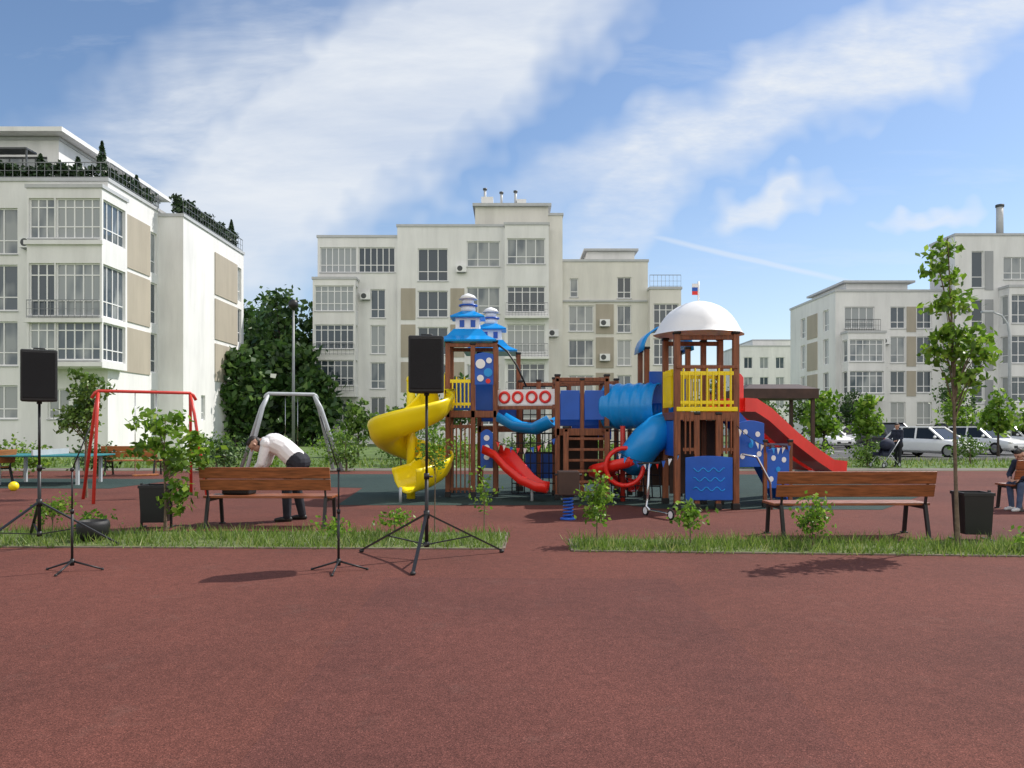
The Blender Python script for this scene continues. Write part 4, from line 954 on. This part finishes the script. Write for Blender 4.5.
ST=dict(pelvis=(0,0,.93),chest=(0,-.03,1.3),neck=(0,-.03,1.47),head=(0,-.06,1.62),face=(0,-1,-.25),
 shL=(.18,-.03,1.42),shR=(-.18,-.03,1.42),elL=(.24,-.10,1.15),elR=(-.24,-.10,1.15),wrL=(.17,-.34,1.04),wrR=(-.17,-.34,1.04),
 handL=(0,-1,0),handR=(0,-1,0),palmL=(0,0,-1),palmR=(0,0,-1),hipL=(.09,0,.9),hipR=(-.09,0,.9),knL=(.10,-.03,.5),knR=(-.10,.02,.5),anL=(.11,-.06,.09),anR=(-.11,.06,.09),footL=(.2,-1,0),footR=(-.2,-1,0))
person('person','person in dark clothes standing behind a pushchair',(14.15,28.6,0),ST,dict(top='navy',leg='trousers'),rot=-60,scale=.92)
T=thing('pushchair','dark folding pushchair with grey frame and hood','pushchair',(13.6,28.25,0),-60)
b=MB();b.sweep([(0,-.55,.45),(0,-.2,.42),(0,.1,.75)],[(-.2,.12),(-.2,0),(.2,0),(.2,.12)],'navy',False);b.make('seat',T,solid=.03,recalc=False)
b=MB();b.sph((0,-.02,.82),(.24,.3,.22),'navy',14,8);b.make('hood',T)
b=MB()
for s in(-.24,.24): b.tube([(s,.35,1.0),(s,.05,.7),(s,-.6,.12)],.014,'greymetal',8);b.tube([(s,.3,.1),(s,-.2,.5)],.014,'greymetal',8)
b.tube([(-.24,.35,1.0),(.24,.35,1.0)],.018,'black',8);b.make('frame',T)
for x,y in((-.26,.3),(.26,.3),(-.26,-.6),(.26,-.6)):
    b=MB();b.tube([(x,y+.085*math.cos(a),.1+.085*math.sin(a)) for a in [i*.3927 for i in range(16)]],.015,'tyre',8,closed=True);b.cyl((x-.012,y,.1),(x+.012,y,.1),.06,'greymetal',12);b.make('wheel',T)
# ------------------------------------------------------------ camera, light, world
cam=bpy.data.cameras.new('camera');co=bpy.data.objects.new('camera',cam);COL.objects.link(co)
co.location=(0,0,1.5);co.rotation_euler=(math.radians(90),0,0);cam.lens=27.42;cam.sensor_width=36;cam.shift_y=.041;cam.clip_end=3000;cam.clip_start=.05
S.camera=co
sd=Vector((.75,.46,1)).normalized()
su=bpy.data.lights.new('sun','SUN');su.energy=4.5;su.angle=math.radians(.5);su.color=(1,.95,.88)
so=bpy.data.objects.new('sun',su);COL.objects.link(so);so.rotation_euler=(-sd).to_track_quat('-Z','Y').to_euler();so.location=(30,20,40)
W=bpy.data.worlds.new('World');S.world=W;W.use_nodes=True;nt=W.node_tree;nt.nodes.clear()
out=nt.nodes.new('ShaderNodeOutputWorld');bg=nt.nodes.new('ShaderNodeBackground');nt.links.new(bg.outputs[0],out.inputs[0]);bg.inputs[1].default_value=.14
sky=nt.nodes.new('ShaderNodeTexSky');sky.sky_type='NISHITA';sky.sun_disc=False;sky.sun_elevation=math.asin(sd.z);sky.sun_rotation=math.atan2(sd.x,sd.y);sky.air_density=1.0;sky.dust_density=.5;sky.ozone_density=3.5
tc=nt.nodes.new('ShaderNodeTexCoord');sx=nt.nodes.new('ShaderNodeSeparateXYZ');nt.links.new(tc.outputs['Generated'],sx.inputs[0])
def mt(op,a,b=None,c=None,clamp=False):
    n=nt.nodes.new('ShaderNodeMath');n.operation=op;n.use_clamp=clamp
    for i,v in enumerate((a,b,c)):
        if v is None:continue
        if hasattr(v,'links'):nt.links.new(v,n.inputs[i])
        else:n.inputs[i].default_value=v
    return n.outputs[0]
yy=mt('MAXIMUM',sx.outputs[1],.08);u=mt('DIVIDE',sx.outputs[0],yy);v=mt('DIVIDE',sx.outputs[2],yy)
cb=nt.nodes.new('ShaderNodeCombineXYZ');nt.links.new(u,cb.inputs[0]);nt.links.new(v,cb.inputs[1])
def nz(scale,detail,rot=0,st=(1,1,1),rough=.6,loc=(0,0,0),dist=0,col=False):
    m=nt.nodes.new('ShaderNodeMapping');m.inputs['Rotation'].default_value=(0,0,math.radians(rot));m.inputs['Scale'].default_value=st;m.inputs['Location'].default_value=loc
    nt.links.new(cb.outputs[0],m.inputs[0]);n=nt.nodes.new('ShaderNodeTexNoise');n.inputs['Scale'].default_value=scale;n.inputs['Detail'].default_value=detail;n.inputs['Roughness'].default_value=rough;n.inputs['Distortion'].default_value=dist
    nt.links.new(m.outputs[0],n.inputs['Vector']);return n.outputs[1] if col else n.outputs[0]
wc=nt.nodes.new('ShaderNodeSeparateColor');nt.links.new(nz(3.2,4,0,col=True,rough=.68),wc.inputs[0])
w1=mt('MULTIPLY',mt('SUBTRACT',wc.outputs[0],.5),.34);w2=mt('MULTIPLY',mt('SUBTRACT',wc.outputs[1],.5),.28)
uw=mt('ADD',u,w1);vw=mt('ADD',v,w2)
def ell(cu,cv,ra,rb,ang,soft=1.0,U=uw,Vv=vw):
    a=math.radians(ang);du=mt('SUBTRACT',U,cu);dv=mt('SUBTRACT',Vv,cv)
    p=mt('DIVIDE',mt('ADD',mt('MULTIPLY',du,math.cos(a)),mt('MULTIPLY',dv,math.sin(a))),ra)
    q=mt('DIVIDE',mt('SUBTRACT',mt('MULTIPLY',dv,math.cos(a)),mt('MULTIPLY',du,math.sin(a))),rb)
    d=mt('SQRT',mt('ADD',mt('MULTIPLY',p,p),mt('MULTIPLY',q,q)))
    return mt('MULTIPLY_ADD',d,-1/soft,(1+soft*.5)/soft,clamp=True)
streak=nz(2.6,6,-35,(1,4.5,1),.64,dist=.3)
st=mt('MULTIPLY_ADD',streak,3.2,-1.1,clamp=True)
fine=mt('MULTIPLY_ADD',nz(5,5,-26,(1,3.2,1),.7),2.8,-.9,clamp=True)
big=ell(-.18,.41,.38,.13,36,.5)
big1=ell(-.26,.31,.17,.095,48,.7)
big2=ell(-.42,.36,.34,.10,38,1.1)
r1=ell(.44,.465,.42,.065,24,.8)
r2=ell(.16,.285,.12,.045,42,1.0)
pf=mt('MAXIMUM',ell(.335,.272,.055,.020,8,.9),ell(.52,.272,.06,.010,18,1.1))
k1=mt('MAXIMUM',mt('MULTIPLY',mt('MAXIMUM',big,big1),mt('MULTIPLY_ADD',st,.34,.62)),mt('MULTIPLY',big2,mt('MULTIPLY_ADD',st,.62,.18)))
k2=mt('MULTIPLY',mt('MAXIMUM',r1,mt('MULTIPLY',r2,.85)),mt('MULTIPLY_ADD',fine,.60,.38))
k3=mt('MULTIPLY',pf,mt('MULTIPLY_ADD',fine,.5,.45))
gen=mt('MULTIPLY',mt('MULTIPLY_ADD',streak,3.0,-1.65,clamp=True),.45)
haze=mt('MULTIPLY',mt('MULTIPLY_ADD',v,-2.2,.75,clamp=True),.42)
con=mt('MULTIPLY',ell(.30,.215,.16,.0032,-13,1.0,mt('ADD',u,mt('MULTIPLY',w1,.03)),mt('ADD',v,mt('MULTIPLY',w2,.03))),.45)
mk=mt('MAXIMUM',mt('MAXIMUM',k1,k2),mt('MAXIMUM',mt('MAXIMUM',k3,gen),con))
mk=mt('SUBTRACT',1,mt('MULTIPLY',mt('SUBTRACT',1,mk),mt('SUBTRACT',1,haze)))
mk=mt('MULTIPLY',mk,.97,clamp=True)
mx=nt.nodes.new('ShaderNodeMix');mx.data_type='RGBA';nt.links.new(mk,mx.inputs[0]);nt.links.new(sky.outputs[0],mx.inputs[6]);mx.inputs[7].default_value=(5.9,6.2,6.6,1)
# added cloud bank in the unseen sky behind the viewer, brightened to fill the facades
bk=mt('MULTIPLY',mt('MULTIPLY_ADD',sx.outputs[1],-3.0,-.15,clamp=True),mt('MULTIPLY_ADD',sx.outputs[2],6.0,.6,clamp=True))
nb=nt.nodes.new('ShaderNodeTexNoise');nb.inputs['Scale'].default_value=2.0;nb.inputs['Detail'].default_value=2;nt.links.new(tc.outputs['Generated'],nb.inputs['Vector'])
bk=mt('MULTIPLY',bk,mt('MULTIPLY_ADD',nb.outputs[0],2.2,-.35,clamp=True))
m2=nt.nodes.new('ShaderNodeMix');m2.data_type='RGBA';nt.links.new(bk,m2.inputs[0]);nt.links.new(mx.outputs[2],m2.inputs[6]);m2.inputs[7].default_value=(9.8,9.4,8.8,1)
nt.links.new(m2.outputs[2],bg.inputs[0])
S.view_settings.view_transform='Standard';S.view_settings.look='None';S.view_settings.exposure=0;S.view_settings.gamma=1
